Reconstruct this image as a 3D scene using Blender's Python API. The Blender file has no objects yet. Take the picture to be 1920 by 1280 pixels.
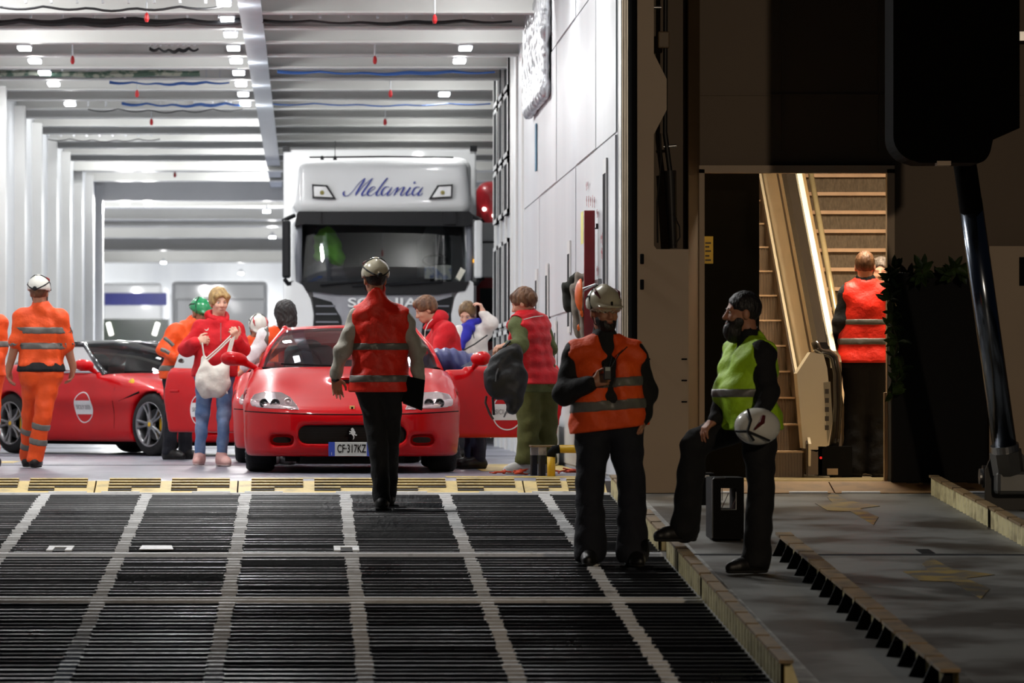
import bpy, bmesh, math, random
import numpy as np
from mathutils import Vector, Matrix, noise as mnoise

# ------------------------------------------------------------------ camera, world, light
SC = bpy.context.scene
COL = SC.collection
F = 9000.0          # focal length in pixels of the 1920 px wide frame
VX, VY = 575.0, 735.0   # vanishing point of the ship's length
H = 0.70            # camera height above the car deck
rnd = random.Random(7)

cam_d = bpy.data.cameras.new('camera')
cam = bpy.data.objects.new('camera', cam_d)
COL.objects.link(cam)
cam.location = (0, 0, H)
cam.rotation_euler = (math.pi / 2, 0, 0)
cam_d.sensor_width = 36.0
cam_d.lens = F * 36.0 / 1920.0
cam_d.shift_x = (960 - VX) / 1920.0
cam_d.shift_y = (VY - 640) / 1920.0
cam_d.clip_end = 600
cam_d.dof.use_dof = True
cam_d.dof.focus_distance = 38.0
cam_d.dof.aperture_fstop = 5.0
SC.camera = cam

world = bpy.data.worlds.new('night_sky')
SC.world = world
world.use_nodes = True
world.node_tree.nodes['Background'].inputs[0].default_value = (0.010, 0.013, 0.020, 1)
world.node_tree.nodes['Background'].inputs[1].default_value = 0.5

vs = SC.view_settings
vs.view_transform = 'Standard'
vs.look = 'None'
vs.exposure = 0.0
vs.gamma = 1.0
vs.use_curve_mapping = False
SC.cycles.use_denoising = True
SC.cycles.max_bounces = 6
SC.cycles.diffuse_bounces = 3
SC.cycles.glossy_bounces = 3
SC.cycles.use_adaptive_sampling = True
SC.cycles.adaptive_threshold = 0.04
SC.cycles.sample_clamp_indirect = 6.0


def spot(name, loc, target, power, col, size, blend=0.6, radius=0.25):
    d = bpy.data.lights.new(name, 'SPOT')
    d.energy = power
    d.color = col
    d.spot_size = size
    d.spot_blend = blend
    d.shadow_soft_size = radius
    o = bpy.data.objects.new(name, d)
    COL.objects.link(o)
    o.location = loc
    o.rotation_euler = (Vector(target) - Vector(loc)).to_track_quat('-Z', 'Y').to_euler()
    return o


# sodium floodlights on the quay, high behind the camera and to its right
spot('quay_floodlight', (8.5, 3.0, 6.5), (4.5, 36.0, 1.2), 3900, (1.0, 0.80, 0.58), math.radians(36))
# working lamps above the stern opening, shining down on the ramp
spot('stern_floodlight', (-6.0, 37.2, 8.0), (-0.5, 30.0, -0.4), 2200, (1.0, 0.99, 0.97), math.radians(115))
spot('stern_floodlight', (-1.0, 37.2, 8.5), (-0.5, 29.0, -0.4), 1000, (1.0, 0.99, 0.97), math.radians(115))

DECK_POWER = 40.0      # watts of each deck luminaire
HALL_POWER = 330.0

# ------------------------------------------------------------------ helpers


def W(px, py, s, dy=0.0):
    """world point seen at photo pixel (px, py) at a scale of s pixels per metre, pushed dy metres deeper"""
    k = (F / s + dy) / F
    return Vector(((px - VX) * k, F * k, H - (py - VY) * k))


def lin(c):
    return tuple(((v / 255.0) / 12.92 if v / 255.0 <= 0.04045 else ((v / 255.0 + 0.055) / 1.055) ** 2.4) for v in c)


MATS = {}


def mat(name, col, rough=0.5, metal=0.0, var=0.10, scale=6.0, bump=0.0, bscale=60.0, coat=0.0, spec=0.5,
        emit=0.0, sheen=0.0, col2=None, thr=(0.45, 0.60), rough2=None, stretch=(1, 1, 1)):
    """procedural principled material: base colour varied (or mixed with col2) by noise, optional fine bump"""
    if name in MATS:
        return MATS[name]
    m = bpy.data.materials.new(name)
    m.use_nodes = True
    nt = m.node_tree
    N, L = nt.nodes, nt.links
    b = N['Principled BSDF']
    tc = N.new('ShaderNodeTexCoord')
    mp = N.new('ShaderNodeMapping')
    mp.inputs['Scale'].default_value = stretch
    L.new(tc.outputs['Object'], mp.inputs[0])
    nz = N.new('ShaderNodeTexNoise')
    nz.inputs['Scale'].default_value = scale
    nz.inputs['Detail'].default_value = 4
    L.new(mp.outputs[0], nz.inputs['Vector'])
    rp = N.new('ShaderNodeMapRange')
    rp.inputs[1].default_value, rp.inputs[2].default_value = (thr if col2 else (0.3, 0.7))
    L.new(nz.outputs[0], rp.inputs[0])
    mx = N.new('ShaderNodeMix')
    mx.data_type = 'RGBA'
    c = lin(col)
    if col2:
        ca, cb = c, lin(col2)
    else:
        ca = tuple(v * (1 - var) for v in c)
        cb = tuple(min(1, v * (1 + var)) for v in c)
    mx.inputs[6].default_value = (*ca, 1)
    mx.inputs[7].default_value = (*cb, 1)
    L.new(rp.outputs[0], mx.inputs[0])
    L.new(mx.outputs[2], b.inputs['Base Color'])
    b.inputs['Roughness'].default_value = rough
    if rough2 is not None:
        rr = N.new('ShaderNodeMapRange')
        rr.inputs[3].default_value, rr.inputs[4].default_value = rough, rough2
        L.new(rp.outputs[0], rr.inputs[0])
        L.new(rr.outputs[0], b.inputs['Roughness'])
    b.inputs['Metallic'].default_value = metal
    b.inputs['Specular IOR Level'].default_value = spec
    b.inputs['Coat Weight'].default_value = coat
    b.inputs['Coat Roughness'].default_value = 0.04
    if sheen:
        b.inputs['Sheen Weight'].default_value = sheen
    if emit:
        L.new(mx.outputs[2], b.inputs['Emission Color'])
        b.inputs['Emission Strength'].default_value = emit
    if bump:
        n2 = N.new('ShaderNodeTexNoise')
        n2.inputs['Scale'].default_value = bscale
        n2.inputs['Detail'].default_value = 3
        L.new(mp.outputs[0], n2.inputs['Vector'])
        bp = N.new('ShaderNodeBump')
        bp.inputs['Strength'].default_value = bump
        bp.inputs['Distance'].default_value = 0.02
        L.new(n2.outputs[0], bp.inputs['Height'])
        L.new(bp.outputs[0], b.inputs['Normal'])
    MATS[name] = m
    return m


def glass_mat(name, tint=(200, 210, 210), refl=0.12):
    if name in MATS:
        return MATS[name]
    m = bpy.data.materials.new(name)
    m.use_nodes = True
    nt = m.node_tree
    N, L = nt.nodes, nt.links
    N.remove(N['Principled BSDF'])
    tr = N.new('ShaderNodeBsdfTransparent')
    nz = N.new('ShaderNodeTexNoise')
    nz.inputs['Scale'].default_value = 2.0
    mx = N.new('ShaderNodeMix')
    mx.data_type = 'RGBA'
    c = lin(tint)
    mx.inputs[6].default_value = (*c, 1)
    mx.inputs[7].default_value = (*[v * 0.94 for v in c], 1)
    L.new(nz.outputs[0], mx.inputs[0])
    L.new(mx.outputs[2], tr.inputs[0])
    gl = N.new('ShaderNodeBsdfGlossy')
    gl.inputs['Roughness'].default_value = 0.02
    fr = N.new('ShaderNodeFresnel')
    fr.inputs[0].default_value = 1.5
    ad = N.new('ShaderNodeMath')
    ad.inputs[1].default_value = refl
    ad.use_clamp = True
    L.new(fr.outputs[0], ad.inputs[0])
    ms = N.new('ShaderNodeMixShader')
    L.new(ad.outputs[0], ms.inputs[0])
    L.new(tr.outputs[0], ms.inputs[1])
    L.new(gl.outputs[0], ms.inputs[2])
    L.new(ms.outputs[0], N['Material Output'].inputs[0])
    MATS[name] = m
    return m


def tag(o, label=None, cat=None, group=None, kind=None):
    if label:
        o['label'] = label
    if cat:
        o['category'] = cat
    if group:
        o['group'] = group
    if kind:
        o['kind'] = kind
    return o


ORG = {}     # world position of every object whose parts are written in world coordinates


def thing(name, label, cat, loc=(0, 0, 0), rz=0.0, group=None, local=False):
    """an Empty at a thing's base; its parts are given in world coordinates unless local"""
    o = bpy.data.objects.new(name, None)
    COL.objects.link(o)
    o.empty_display_size = 0.1
    o.location = loc
    o.rotation_euler = (0, 0, rz)
    ORG[o.name] = Vector((0, 0, 0)) if local else Vector(loc)
    tag(o, label, cat, group)
    return o


def mk(name, verts, faces, m, parent=None, smooth=False, label=None, cat=None, group=None, kind=None, mats=None,
       fmat=None):
    """link one mesh object; written in world coordinates, its origin at the base of its bounds"""
    v = np.asarray([tuple(p) for p in verts] if not isinstance(verts, np.ndarray) else verts, dtype=float)
    if parent is not None:
        org = ORG[parent.name]
    else:
        lo, hi = v.min(0), v.max(0)
        org = Vector(((lo[0] + hi[0]) / 2, (lo[1] + hi[1]) / 2, lo[2]))
    v = v - np.array(org)
    me = bpy.data.meshes.new(name)
    me.from_pydata(v.tolist(), [], faces if isinstance(faces, list) else faces.tolist())
    for mm in (mats or [m]):
        me.materials.append(mm)
    n = len(me.polygons)
    if smooth:
        me.polygons.foreach_set('use_smooth', [True] * n)
    if fmat is not None:
        me.polygons.foreach_set('material_index', list(fmat))
    o = bpy.data.objects.new(name, me)
    COL.objects.link(o)
    if parent is not None:
        o.parent = parent
    else:
        o.location = org
    ORG[o.name] = org
    return tag(o, label, cat, group, kind)


class MB:
    """collects simple solids; build() links them as one mesh"""

    def __init__(s):
        s.v, s.f = [], []

    def add(s, v, f):
        b = len(s.v)
        s.v += [tuple(p) for p in v]
        s.f += [tuple(i + b for i in q) for q in f]
        return s

    def box(s, lo, hi, bev=0.0):
        x0, y0, z0 = lo
        x1, y1, z1 = hi
        if bev > 0:
            b = min(bev, 0.49 * min(x1 - x0, y1 - y0, z1 - z0))
            return s.bbox(lo, hi, b)
        v = [(x0, y0, z0), (x1, y0, z0), (x1, y1, z0), (x0, y1, z0), (x0, y0, z1), (x1, y0, z1), (x1, y1, z1), (x0, y1, z1)]
        return s.add(v, [(0, 3, 2, 1), (4, 5, 6, 7), (0, 1, 5, 4), (1, 2, 6, 5), (2, 3, 7, 6), (3, 0, 4, 7)])

    def bbox(s, lo, hi, b):
        bm = bmesh.new()
        bmesh.ops.create_cube(bm, size=1)
        for v in bm.verts:
            v.co = Vector([lo[i] + (v.co[i] + 0.5) * (hi[i] - lo[i]) for i in range(3)])
        bmesh.ops.bevel(bm, geom=bm.edges[:], offset=b, segments=2, affect='EDGES', profile=0.5)
        bm.verts.index_update()
        s.add([v.co[:] for v in bm.verts], [tuple(v.index for v in f.verts) for f in bm.faces])
        bm.free()
        return s

    def prism(s, poly, ext):
        """closed polygon (3-D points) extruded by a vector"""
        n = len(poly)
        p = [Vector(q) for q in poly]
        e = Vector(ext)
        nrm = Vector((0, 0, 0))
        for i in range(n):
            nrm += (p[i] - p[0]).cross(p[(i + 1) % n] - p[0])
        if nrm.dot(e) > 0:
            p = p[::-1]
        f = [tuple(range(n)), tuple(range(2 * n - 1, n - 1, -1))]
        f += [(j, i, i + n, j + n) for i, j in ((i, (i + 1) % n) for i in range(n))]
        return s.add(p + [q + e for q in p], f)

    def tube(s, path, r, n=8, cap=True):
        p = [Vector(q) for q in path]
        rr = r if isinstance(r, (list, tuple)) else [r] * len(p)
        v, f = [], []
        up = None
        for i, q in enumerate(p):
            t = ((p[min(i + 1, len(p) - 1)] - p[max(i - 1, 0)])).normalized()
            if up is None:
                up = t.orthogonal().normalized()
            up = (up - t * up.dot(t))
            up = up.normalized() if up.length > 1e-6 else t.orthogonal().normalized()
            sd = t.cross(up)
            v += [q + (up * math.cos(a) + sd * math.sin(a)) * rr[i] for a in (2 * math.pi * j / n for j in range(n))]
        for i in range(len(p) - 1):
            for j in range(n):
                k = (j + 1) % n
                f.append((i * n + j, i * n + k, (i + 1) * n + k, (i + 1) * n + j))
        if cap:
            f.append(tuple(range(n - 1, -1, -1)))
            f.append(tuple(range((len(p) - 1) * n, len(p) * n)))
        return s.add(v, f)

    def cyl(s, a, b, r, r2=None, n=20):
        return s.tube([a, b], [r, r if r2 is None else r2], n)

    def lathe(s, prof, c, ax, n=32):
        """profile of (along axis, radius) spun about an axis through c"""
        ax = Vector(ax).normalized()
        u = ax.orthogonal().normalized()
        w = ax.cross(u)
        c = Vector(c)
        v, f = [], []
        for (h, r) in prof:
            v += [c + ax * h + (u * math.cos(t) + w * math.sin(t)) * r for t in (2 * math.pi * j / n for j in range(n))]
        for i in range(len(prof) - 1):
            for j in range(n):
                k = (j + 1) % n
                f.append((i * n + j, i * n + k, (i + 1) * n + k, (i + 1) * n + j))
        return s.add(v, f)

    def grid(s, rows):
        """rows of points joined into a quad sheet"""
        n = len(rows[0])
        v = [q for r in rows for q in r]
        f = [(i * n + j, i * n + j + 1, (i + 1) * n + j + 1, (i + 1) * n + j) for i in range(len(rows) - 1) for j in range(n - 1)]
        return s.add(v, f)

    def build(s, name, m, parent=None, smooth=False, **k):
        o = mk(name, np.array(s.v), s.f, m, parent, smooth, **k)
        return o


def struct(name, mb, m, parent=None, **k):
    return mb.build(name, m, parent, kind=None if parent else 'structure', **k)


def clone(o, loc, label=None, parent=None):
    """copy of a thing (or part) and its parts, mesh data shared"""
    c = o.copy()
    COL.objects.link(c)
    if parent is not None:
        c.parent = parent
    else:
        c.location = loc
    if label:
        c['label'] = label
    ORG[c.name] = ORG.get(o.name, Vector((0, 0, 0)))
    for ch in list(o.children):
        clone(ch, None, None, c)
    return c


def solid(o, t, off=-1):
    """give a sheet real thickness"""
    md = o.modifiers.new('thickness', 'SOLIDIFY')
    md.thickness = t
    md.offset = off
    return o


# ------------------------------------------------------------------ signed distance fields -> smooth meshes


class Field:
    def __init__(s, lo, hi, h, fine=()):
        s.ax = []
        for d in range(3):
            pts = [lo[d]]
            while pts[-1] < hi[d]:
                x = pts[-1]
                hh = h
                for (c, r, fh) in fine:
                    if abs(x - c[d]) < r:
                        hh = min(hh, fh)
                pts.append(x + hh)
            s.ax.append(np.array(pts))
        s.f = np.full([len(a) for a in s.ax], 1.0, dtype=np.float32)

    def sub(s, lo, hi):
        sl = []
        for d in range(3):
            i0 = max(0, np.searchsorted(s.ax[d], lo[d]) - 1)
            i1 = min(len(s.ax[d]), np.searchsorted(s.ax[d], hi[d]) + 1)
            if i1 <= i0:
                return None, None
            sl.append(slice(i0, i1))
        P = (s.ax[0][sl[0]][:, None, None], s.ax[1][sl[1]][None, :, None], s.ax[2][sl[2]][None, None, :])
        return tuple(sl), P

    def P(s):
        return (s.ax[0][:, None, None], s.ax[1][None, :, None], s.ax[2][None, None, :])

    def comb(s, sl, d, k, op):
        a = s.f[sl]
        if op == 'u':
            if k > 0:
                h = np.clip(0.5 + 0.5 * (d - a) / k, 0, 1)
                s.f[sl] = d * (1 - h) + a * h - k * h * (1 - h)
            else:
                s.f[sl] = np.minimum(a, d)
        elif op == 's':
            d = -d
            if k > 0:
                h = np.clip(0.5 - 0.5 * (d - a) / k, 0, 1)
                s.f[sl] = d * (1 - h) + a * h + k * h * (1 - h)
            else:
                s.f[sl] = np.maximum(a, d)
        elif op == 'i':
            s.f[sl] = np.maximum(a, d)

    def cap(s, a, b, ra, rb=None, k=0.02, op='u'):
        a, b = Vector(a), Vector(b)
        rb = ra if rb is None else rb
        m = max(ra, rb) + k + 0.05
        sl, P = s.sub([min(a[i], b[i]) - m for i in range(3)], [max(a[i], b[i]) + m for i in range(3)])
        if sl is None:
            return s
        ba = b - a
        L2 = max(ba.dot(ba), 1e-9)
        q = [P[i] - a[i] for i in range(3)]
        t = np.clip((q[0] * ba[0] + q[1] * ba[1] + q[2] * ba[2]) / L2, 0, 1)
        d = np.sqrt((q[0] - t * ba[0]) ** 2 + (q[1] - t * ba[1]) ** 2 + (q[2] - t * ba[2]) ** 2) - (ra + (rb - ra) * t)
        s.comb(sl, d, k, op)
        return s

    def ell(s, c, r, R=None, k=0.02, op='u'):
        c = Vector(c)
        m = max(r) + k + 0.05
        sl, P = s.sub([c[i] - m for i in range(3)], [c[i] + m for i in range(3)])
        if sl is None:
            return s
        q = [P[i] - c[i] for i in range(3)]
        if R is not None:
            q = [q[0] * R[0][i] + q[1] * R[1][i] + q[2] * R[2][i] for i in range(3)]
        k0 = np.sqrt(sum((q[i] / r[i]) ** 2 for i in range(3)))
        k1 = np.sqrt(sum((q[i] / r[i] ** 2) ** 2 for i in range(3))) + 1e-6
        s.comb(sl, k0 * (k0 - 1) / k1, k, op)
        return s

    def box(s, c, hs, R=None, rad=0.01, k=0.0, op='u'):
        c = Vector(c)
        m = Vector(hs).length + k + 0.05
        sl, P = s.sub([c[i] - m for i in range(3)], [c[i] + m for i in range(3)])
        if sl is None:
            return s
        q = [P[i] - c[i] for i in range(3)]
        if R is not None:
            q = [q[0] * R[0][i] + q[1] * R[1][i] + q[2] * R[2][i] for i in range(3)]
        q = [np.abs(q[i]) - hs[i] + rad for i in range(3)]
        d = np.sqrt(sum(np.maximum(x, 0) ** 2 for x in q)) + np.minimum(np.maximum(q[0], np.maximum(q[1], q[2])), 0) - rad
        s.comb(sl, d, k, op)
        return s

    def plane(s, p, n):
        """keep the half space behind the plane (drop what lies along n)"""
        P = s.P()
        n = Vector(n).normalized()
        s.f = np.maximum(s.f, ((P[0] - p[0]) * n[0] + (P[1] - p[1]) * n[1] + (P[2] - p[2]) * n[2])).astype(np.float32)
        return s

    def copy(s):
        o = Field.__new__(Field)
        o.ax = s.ax
        o.f = s.f.copy()
        return o

    def mesh(s, it=1):
        f = s.f.astype(float)
        for a in (0, 1, 2):      # close the field at its border
            ix = [slice(None)] * 3
            for e in (0, -1):
                ix[a] = e
                f[tuple(ix)] = np.maximum(f[tuple(ix)], 1e-3)
        ins = f < 0
        nx, ny, nz = f.shape
        cs = [(i, j, k) for i in (0, 1) for j in (0, 1) for k in (0, 1)]
        tot = np.zeros((nx - 1, ny - 1, nz - 1), dtype=np.int8)
        for (i, j, k) in cs:
            tot += ins[i:nx - 1 + i, j:ny - 1 + j, k:nz - 1 + k]
        I, J, K = np.nonzero((tot > 0) & (tot < 8))
        n = len(I)
        sm = np.zeros((n, 3))
        ct = np.zeros(n)
        val = {c: f[I + c[0], J + c[1], K + c[2]] for c in cs}
        for c in cs:
            for d in range(3):
                if c[d] == 0:
                    e = list(c)
                    e[d] = 1
                    e = tuple(e)
                    a, b = val[c], val[e]
                    mk_ = (a < 0) != (b < 0)
                    t = np.where(mk_, a / np.where(mk_, a - b, 1), 0)
                    p0 = np.stack([s.ax[0][I + c[0]], s.ax[1][J + c[1]], s.ax[2][K + c[2]]], 1)
                    p1 = np.stack([s.ax[0][I + e[0]], s.ax[1][J + e[1]], s.ax[2][K + e[2]]], 1)
                    sm += np.where(mk_[:, None], p0 + (p1 - p0) * t[:, None], 0)
                    ct += mk_
        v = sm / ct[:, None]
        idg = np.full((nx - 1, ny - 1, nz - 1), -1)
        idg[I, J, K] = np.arange(n)
        quads = []
        for d in range(3):
            sh = [nx, ny, nz]
            a = [slice(1, sh[q] - 1) for q in range(3)]
            a[d] = slice(0, sh[d] - 1)
            b = list(a)
            b[d] = slice(1, sh[d])
            x, y = ins[tuple(a)], ins[tuple(b)]
            ii = np.argwhere(x != y)
            if not len(ii):
                continue
            base = ii + np.array([0 if q == d else 1 for q in range(3)])
            flip = x[tuple(ii.T)]
            u, w = (d + 1) % 3, (d + 2) % 3

            def cell(du, dw):
                c = base.copy()
                c[:, u] += du
                c[:, w] += dw
                return idg[c[:, 0], c[:, 1], c[:, 2]]
            q = np.stack([cell(-1, -1), cell(0, -1), cell(0, 0), cell(-1, 0)], 1)
            q = np.where(flip[:, None], q, q[:, ::-1])
            quads.append(q)
        q = np.concatenate(quads) if quads else np.zeros((0, 4), int)
        for _ in range(it):
            acc = np.zeros_like(v)
            cn = np.zeros(n)
            for a, b in ((0, 1), (1, 2), (2, 3), (3, 0)):
                np.add.at(acc, q[:, a], v[q[:, b]])
                np.add.at(cn, q[:, a], 1)
                np.add.at(acc, q[:, b], v[q[:, a]])
                np.add.at(cn, q[:, b], 1)
            v = v * 0.5 + 0.5 * acc / np.maximum(cn, 1)[:, None]
        return v, q

    def build(s, name, m, parent=None, it=1, **k):
        v, q = s.mesh(it)
        if not len(v):
            v, q = np.zeros((1, 3)), q
        return mk(name, v, q, m, parent, True, **k)

# ------------------------------------------------------------------ the setting
XL, XR = -4.0, 2.46         # inner faces of the deck's side walls
YS = 37.9                   # where the deck starts
ZB = 4.6                    # underside of the deck beams

white = mat('white_paint', (212, 212, 210), 0.45, var=0.05, scale=1.2)
white_b = mat('white_paint_beam', (204, 204, 201), 0.42, var=0.06, scale=0.8)
wall_w = mat('white_wall_paint', (206, 208, 210), 0.42, col2=(186, 189, 194), thr=(0.35, 0.75), scale=0.9, stretch=(1, 0.6, 0.12), bump=0.03, bscale=3)
girder_m = mat('shaded_girder_grey', (150, 157, 166), 0.45, var=0.06)  # shade on the girder's underside is put into this blue grey
deck_m = mat('grey_deck_paint', (132, 134, 146), 0.28, col2=(104, 107, 118), thr=(0.35, 0.7), scale=1.4, stretch=(1, 0.25, 1), bump=0.06, bscale=18, rough2=0.45)
yellow_m = mat('worn_yellow_paint', (196, 168, 92), 0.5, col2=(120, 104, 70), thr=(0.52, 0.72), scale=7, bump=0.1, bscale=40)
yellow_s = mat('safety_yellow', (214, 168, 26), 0.4, var=0.08)
black_m = mat('black_paint', (13, 13, 14), 0.7, var=0.2, spec=.12)
rubber_m = mat('black_rubber', (13, 13, 13), 0.8, var=0.2, spec=.15)
steel_m = mat('bare_steel', (150, 150, 150), 0.3, metal=0.9, var=0.1)
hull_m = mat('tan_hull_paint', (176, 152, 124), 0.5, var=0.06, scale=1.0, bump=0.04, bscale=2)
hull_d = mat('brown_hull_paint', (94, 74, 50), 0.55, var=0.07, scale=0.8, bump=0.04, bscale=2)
plate_m = mat('wet_steel_plate', (112, 112, 108), 0.52, col2=(58, 52, 44), thr=(0.44, 0.60), scale=2.2, stretch=(0.55, 0.5, 1), bump=0.2, bscale=14, rough2=0.48, metal=0.0, spec=.35)
ramp_m = mat('black_ramp_steel', (13, 13, 15), 0.42, col2=(40, 42, 45), thr=(0.54, 0.74), scale=1.5, stretch=(1, 0.35, 1), bump=0.12, bscale=30, rough2=0.22, metal=0.35)
line_m = mat('grey_line_paint', (214, 214, 214), 0.5, col2=(150, 150, 150), thr=(0.58, 0.8), scale=9, bump=0.1, bscale=30)
kerb_m = mat('dirty_yellow_kerb', (206, 194, 146), 0.4, col2=(150, 138, 100), thr=(0.45, 0.7), scale=9, bump=0.1, bscale=30)

# deck floor
fl = MB().box((XL - 0.2, YS, -0.12), (XR + 0.2, 92, 0)).box((-9.5, 92, -0.12), (8.5, 150, 0)).box((XR + 0.2, 62.5, -0.12), (8.5, 92, 0))
floor = struct('floor', fl, deck_m)
for yy in (45.9, 52.5, 60.0, 68.0):
    MB().box((XL, yy, 0.001), (XR, yy + 0.05, 0.004)).build('deck_seam', black_m, floor)
ym = mat('faded_yellow_marking', (206, 178, 88), 0.45, col2=(150, 140, 110), thr=(0.5, 0.75), scale=5)
for (x0, x1, y0, y1) in ((1.15, 2.4, 39.3, 39.9), (1.55, 2.42, 42.5, 46.5), (1.2, 1.7, 48.5, 52), (-3.9, -2.9, 47.4, 48.6), (-0.35, 0.3, 38.9, 39.1)):
    MB().box((x0, y0, 0.001), (x1, y1, 0.003)).build('floor_marking', ym, floor)

# ceiling: plate, transverse beams, one longitudinal girder
struct('ceiling', MB().box((XL - 0.3, YS, 5.25), (XR + 0.3, 92, 5.35)).box((-9.8, 92, 5.25), (8.8, 150, 5.35)).box((XR + 0.3, 62.5, 5.25), (8.8, 92, 5.35)), white)
ceil = bpy.data.objects['ceiling']


def beam(y, x0, x1, zb=ZB, web=0.03, fl_w=0.24, m=white_b):
    b = MB().box((x0, y - web / 2, zb + 0.02), (x1, y + web / 2, 5.25)).box((x0, y - fl_w / 2, zb), (x1, y + fl_w / 2, zb + 0.022))
    o = b.build('ceiling_beam', m, ceil)
    return o


BEAMS = [39.0 + 2.1 * i for i in range(21)]
for y in BEAMS:
    right = XR if y < 62.5 else 8.5
    beam(y, XL, right)
for y, zb in ((82.5, 4.50), (84.5, 4.58), (87.0, 4.52)):
    beam(y, XL, 8.5, zb, fl_w=0.4)
# header of the last frame, then the wider hold beyond
MB().box((-9.5, 91.0, 4.33), (8.5, 91.4, 5.25)).build('frame_header', white, ceil)
for y in (97, 104, 108, 116, 126, 138):
    beam(y, -9.5, 8.5, 4.42, fl_w=0.8)
gd = MB().box((-0.60, YS, 4.62), (-0.545, 91, 5.25)).box((-0.687, YS, 4.575), (-0.457, 91, 4.62))
gd.build('longitudinal_girder', girder_m, ceil)

# side walls
wl = struct('wall_left', MB().box((XL - 0.15, YS, 0), (XL, 91.4, 5.3)), wall_w)
struct('wall_far_left', MB().box((-9.8, 91.2, 0), (-9.5, 150, 5.3)).box((-9.8, 91.2, 0), (XL, 91.4, 5.3)), wall_w)
wr = struct('wall_right', MB().box((XR, YS, 0), (XR + 0.15, 62.5, 5.6)), wall_w)
struct('wall_far_right', MB().box((8.5, 62.3, 0), (8.8, 150, 5.3)).box((XR, 62.3, 0), (8.8, 62.5, 5.3)), wall_w)
struct('wall_end', MB().box((-9.8, 149.5, 0), (8.8, 150, 5.3)), wall_w)
for i, y in enumerate([40.5 + 4.2 * k for k in range(12)] + [90.9]):
    MB().box((XL, y, 0), (XL + 0.14, y + 0.25, ZB + 0.02)).build('wall_frame', white, wl)
for y in (54.2, 55.8, 57.1, 58.75, 60.25, 62.0):
    MB().box((XR - 0.03, y, 0), (XR, y + 0.28, 5.25)).build('wall_frame', white, wr)
# slightly proud plates of the right wall with their seams
zrow = [0.02, 1.45, 2.75, 4.1, 5.5]
ycol = [38.0, 40.6, 43.6, 47.0, 50.4, 54.1]
for a in range(5):
    for b in range(4):
        MB().box((XR - 0.012 - 0.006 * ((a + b) % 2), ycol[a] + 0.012, zrow[b] + 0.012), (XR + 0.01, ycol[a + 1] - 0.012, zrow[b + 1] - 0.012)).build('wall_plate', wall_w, wr)
# dark slotted openings far along the right wall
slot_m = mat('dark_opening', (34, 35, 38), 0.8, spec=.1)
for y0, y1 in ((57.5, 58.7), (59.1, 60.2), (60.7, 61.9)):
    for z0, z1 in ((0.35, 1.45), (1.50, 2.55), (2.85, 3.5), (3.54, 4.3), (4.34, 5.1)):
        f = MB().box((XR - 0.05, y0, z0), (XR - 0.005, y1, z1)).build('slot_opening', slot_m, wr)
        m2 = MB()
        for yy in (y0, y1 - 0.06):
            m2.box((XR - 0.06, yy, z0), (XR - 0.02, yy + 0.06, z1))
        m2.box((XR - 0.06, y0, z0), (XR - 0.02, y1, z0 + 0.05)).box((XR - 0.06, y0, z1 - 0.05), (XR - 0.02, y1, z1))
        m2.build('slot_frame', white, f)
# narrow service doors and vents along the right wall
for (y0, y1, z0, z1) in ((38.9, 39.35, 1.5, 2.6), (44.3, 44.7, 1.25, 2.1), (48.4, 48.8, 1.2, 2.0), (50.6, 51.0, 1.3, 2.0), (46.8, 47.1, 0.9, 1.4)):
    f = MB().box((XR - 0.035, y0, z0), (XR - 0.02, y1, z1)).build('vent_frame', white, wr)
    MB().box((XR - 0.038, y0 + 0.06, z0 + 0.06), (XR - 0.034, y1 - 0.06, z1 - 0.12)).build('vent_recess', slot_m, f)
# faint stencilled red and blue notices
red_ink = mat('red_stencil', (186, 92, 92), 0.5)
blue_ink = mat('blue_notice', (70, 120, 150), 0.5)


def text_obj(body, size, m, parent, loc, rot, name='lettering', extrude=0.001, align='CENTER', sx=1.0, shear=0.0, bold=0.0):
    cu = bpy.data.curves.new(name, 'FONT')
    cu.body = body
    cu.size = size
    cu.extrude = extrude
    cu.align_x = align
    cu.align_y = 'CENTER'
    cu.shear = shear
    cu.offset = bold
    tmp = bpy.data.objects.new('tmp', cu)
    COL.objects.link(tmp)
    dg = bpy.context.evaluated_depsgraph_get()
    me = bpy.data.meshes.new_from_object(tmp.evaluated_get(dg))
    bpy.data.objects.remove(tmp)
    bpy.data.curves.remove(cu)
    M = Matrix.Translation(loc) @ (rot if isinstance(rot, Matrix) else Matrix.Identity(4)) @ Matrix.Diagonal((sx, 1, 1, 1))
    me.transform(M)
    org = ORG[parent.name]
    me.transform(Matrix.Translation(-Vector(org)))
    me.materials.clear()
    me.materials.append(m)
    o = bpy.data.objects.new(name, me)
    COL.objects.link(o)
    o.parent = parent
    ORG[o.name] = org
    return o


RX90 = Matrix.Rotation(math.pi / 2, 4, 'X')                      # text facing the camera (-Y)
RWALL = Matrix.Rotation(-math.pi / 2, 4, 'Z') @ RX90              # text on the right wall (facing -X)
yel_ink = mat('yellow_notice', (222, 218, 110), 0.5)
mr = random.Random(11)


def wall_mark(px0, px1, py0, py1, m, n):
    """faded stencil too blurred to read: a column of short strokes on the right wall"""
    mb = MB()
    for k in range(n):
        px = px0 + (px1 - px0) * (k + .5) / n
        y = F * (XR - .03) / (px - VX)
        s_ = F / y
        za, zb_ = W(0, py1 - mr.uniform(0, .25) * (py1 - py0), s_).z, W(0, py0 + mr.uniform(0, .25) * (py1 - py0), s_).z
        zm = (za + zb_) / 2
        mb.box((XR - .031, y - .04, za), (XR - .029, y - .015, zb_)).box((XR - .031, y - .04, zm), (XR - .029, y + .035, zm + .025))
    mb.build('faded_stencil', m, wr)


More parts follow.
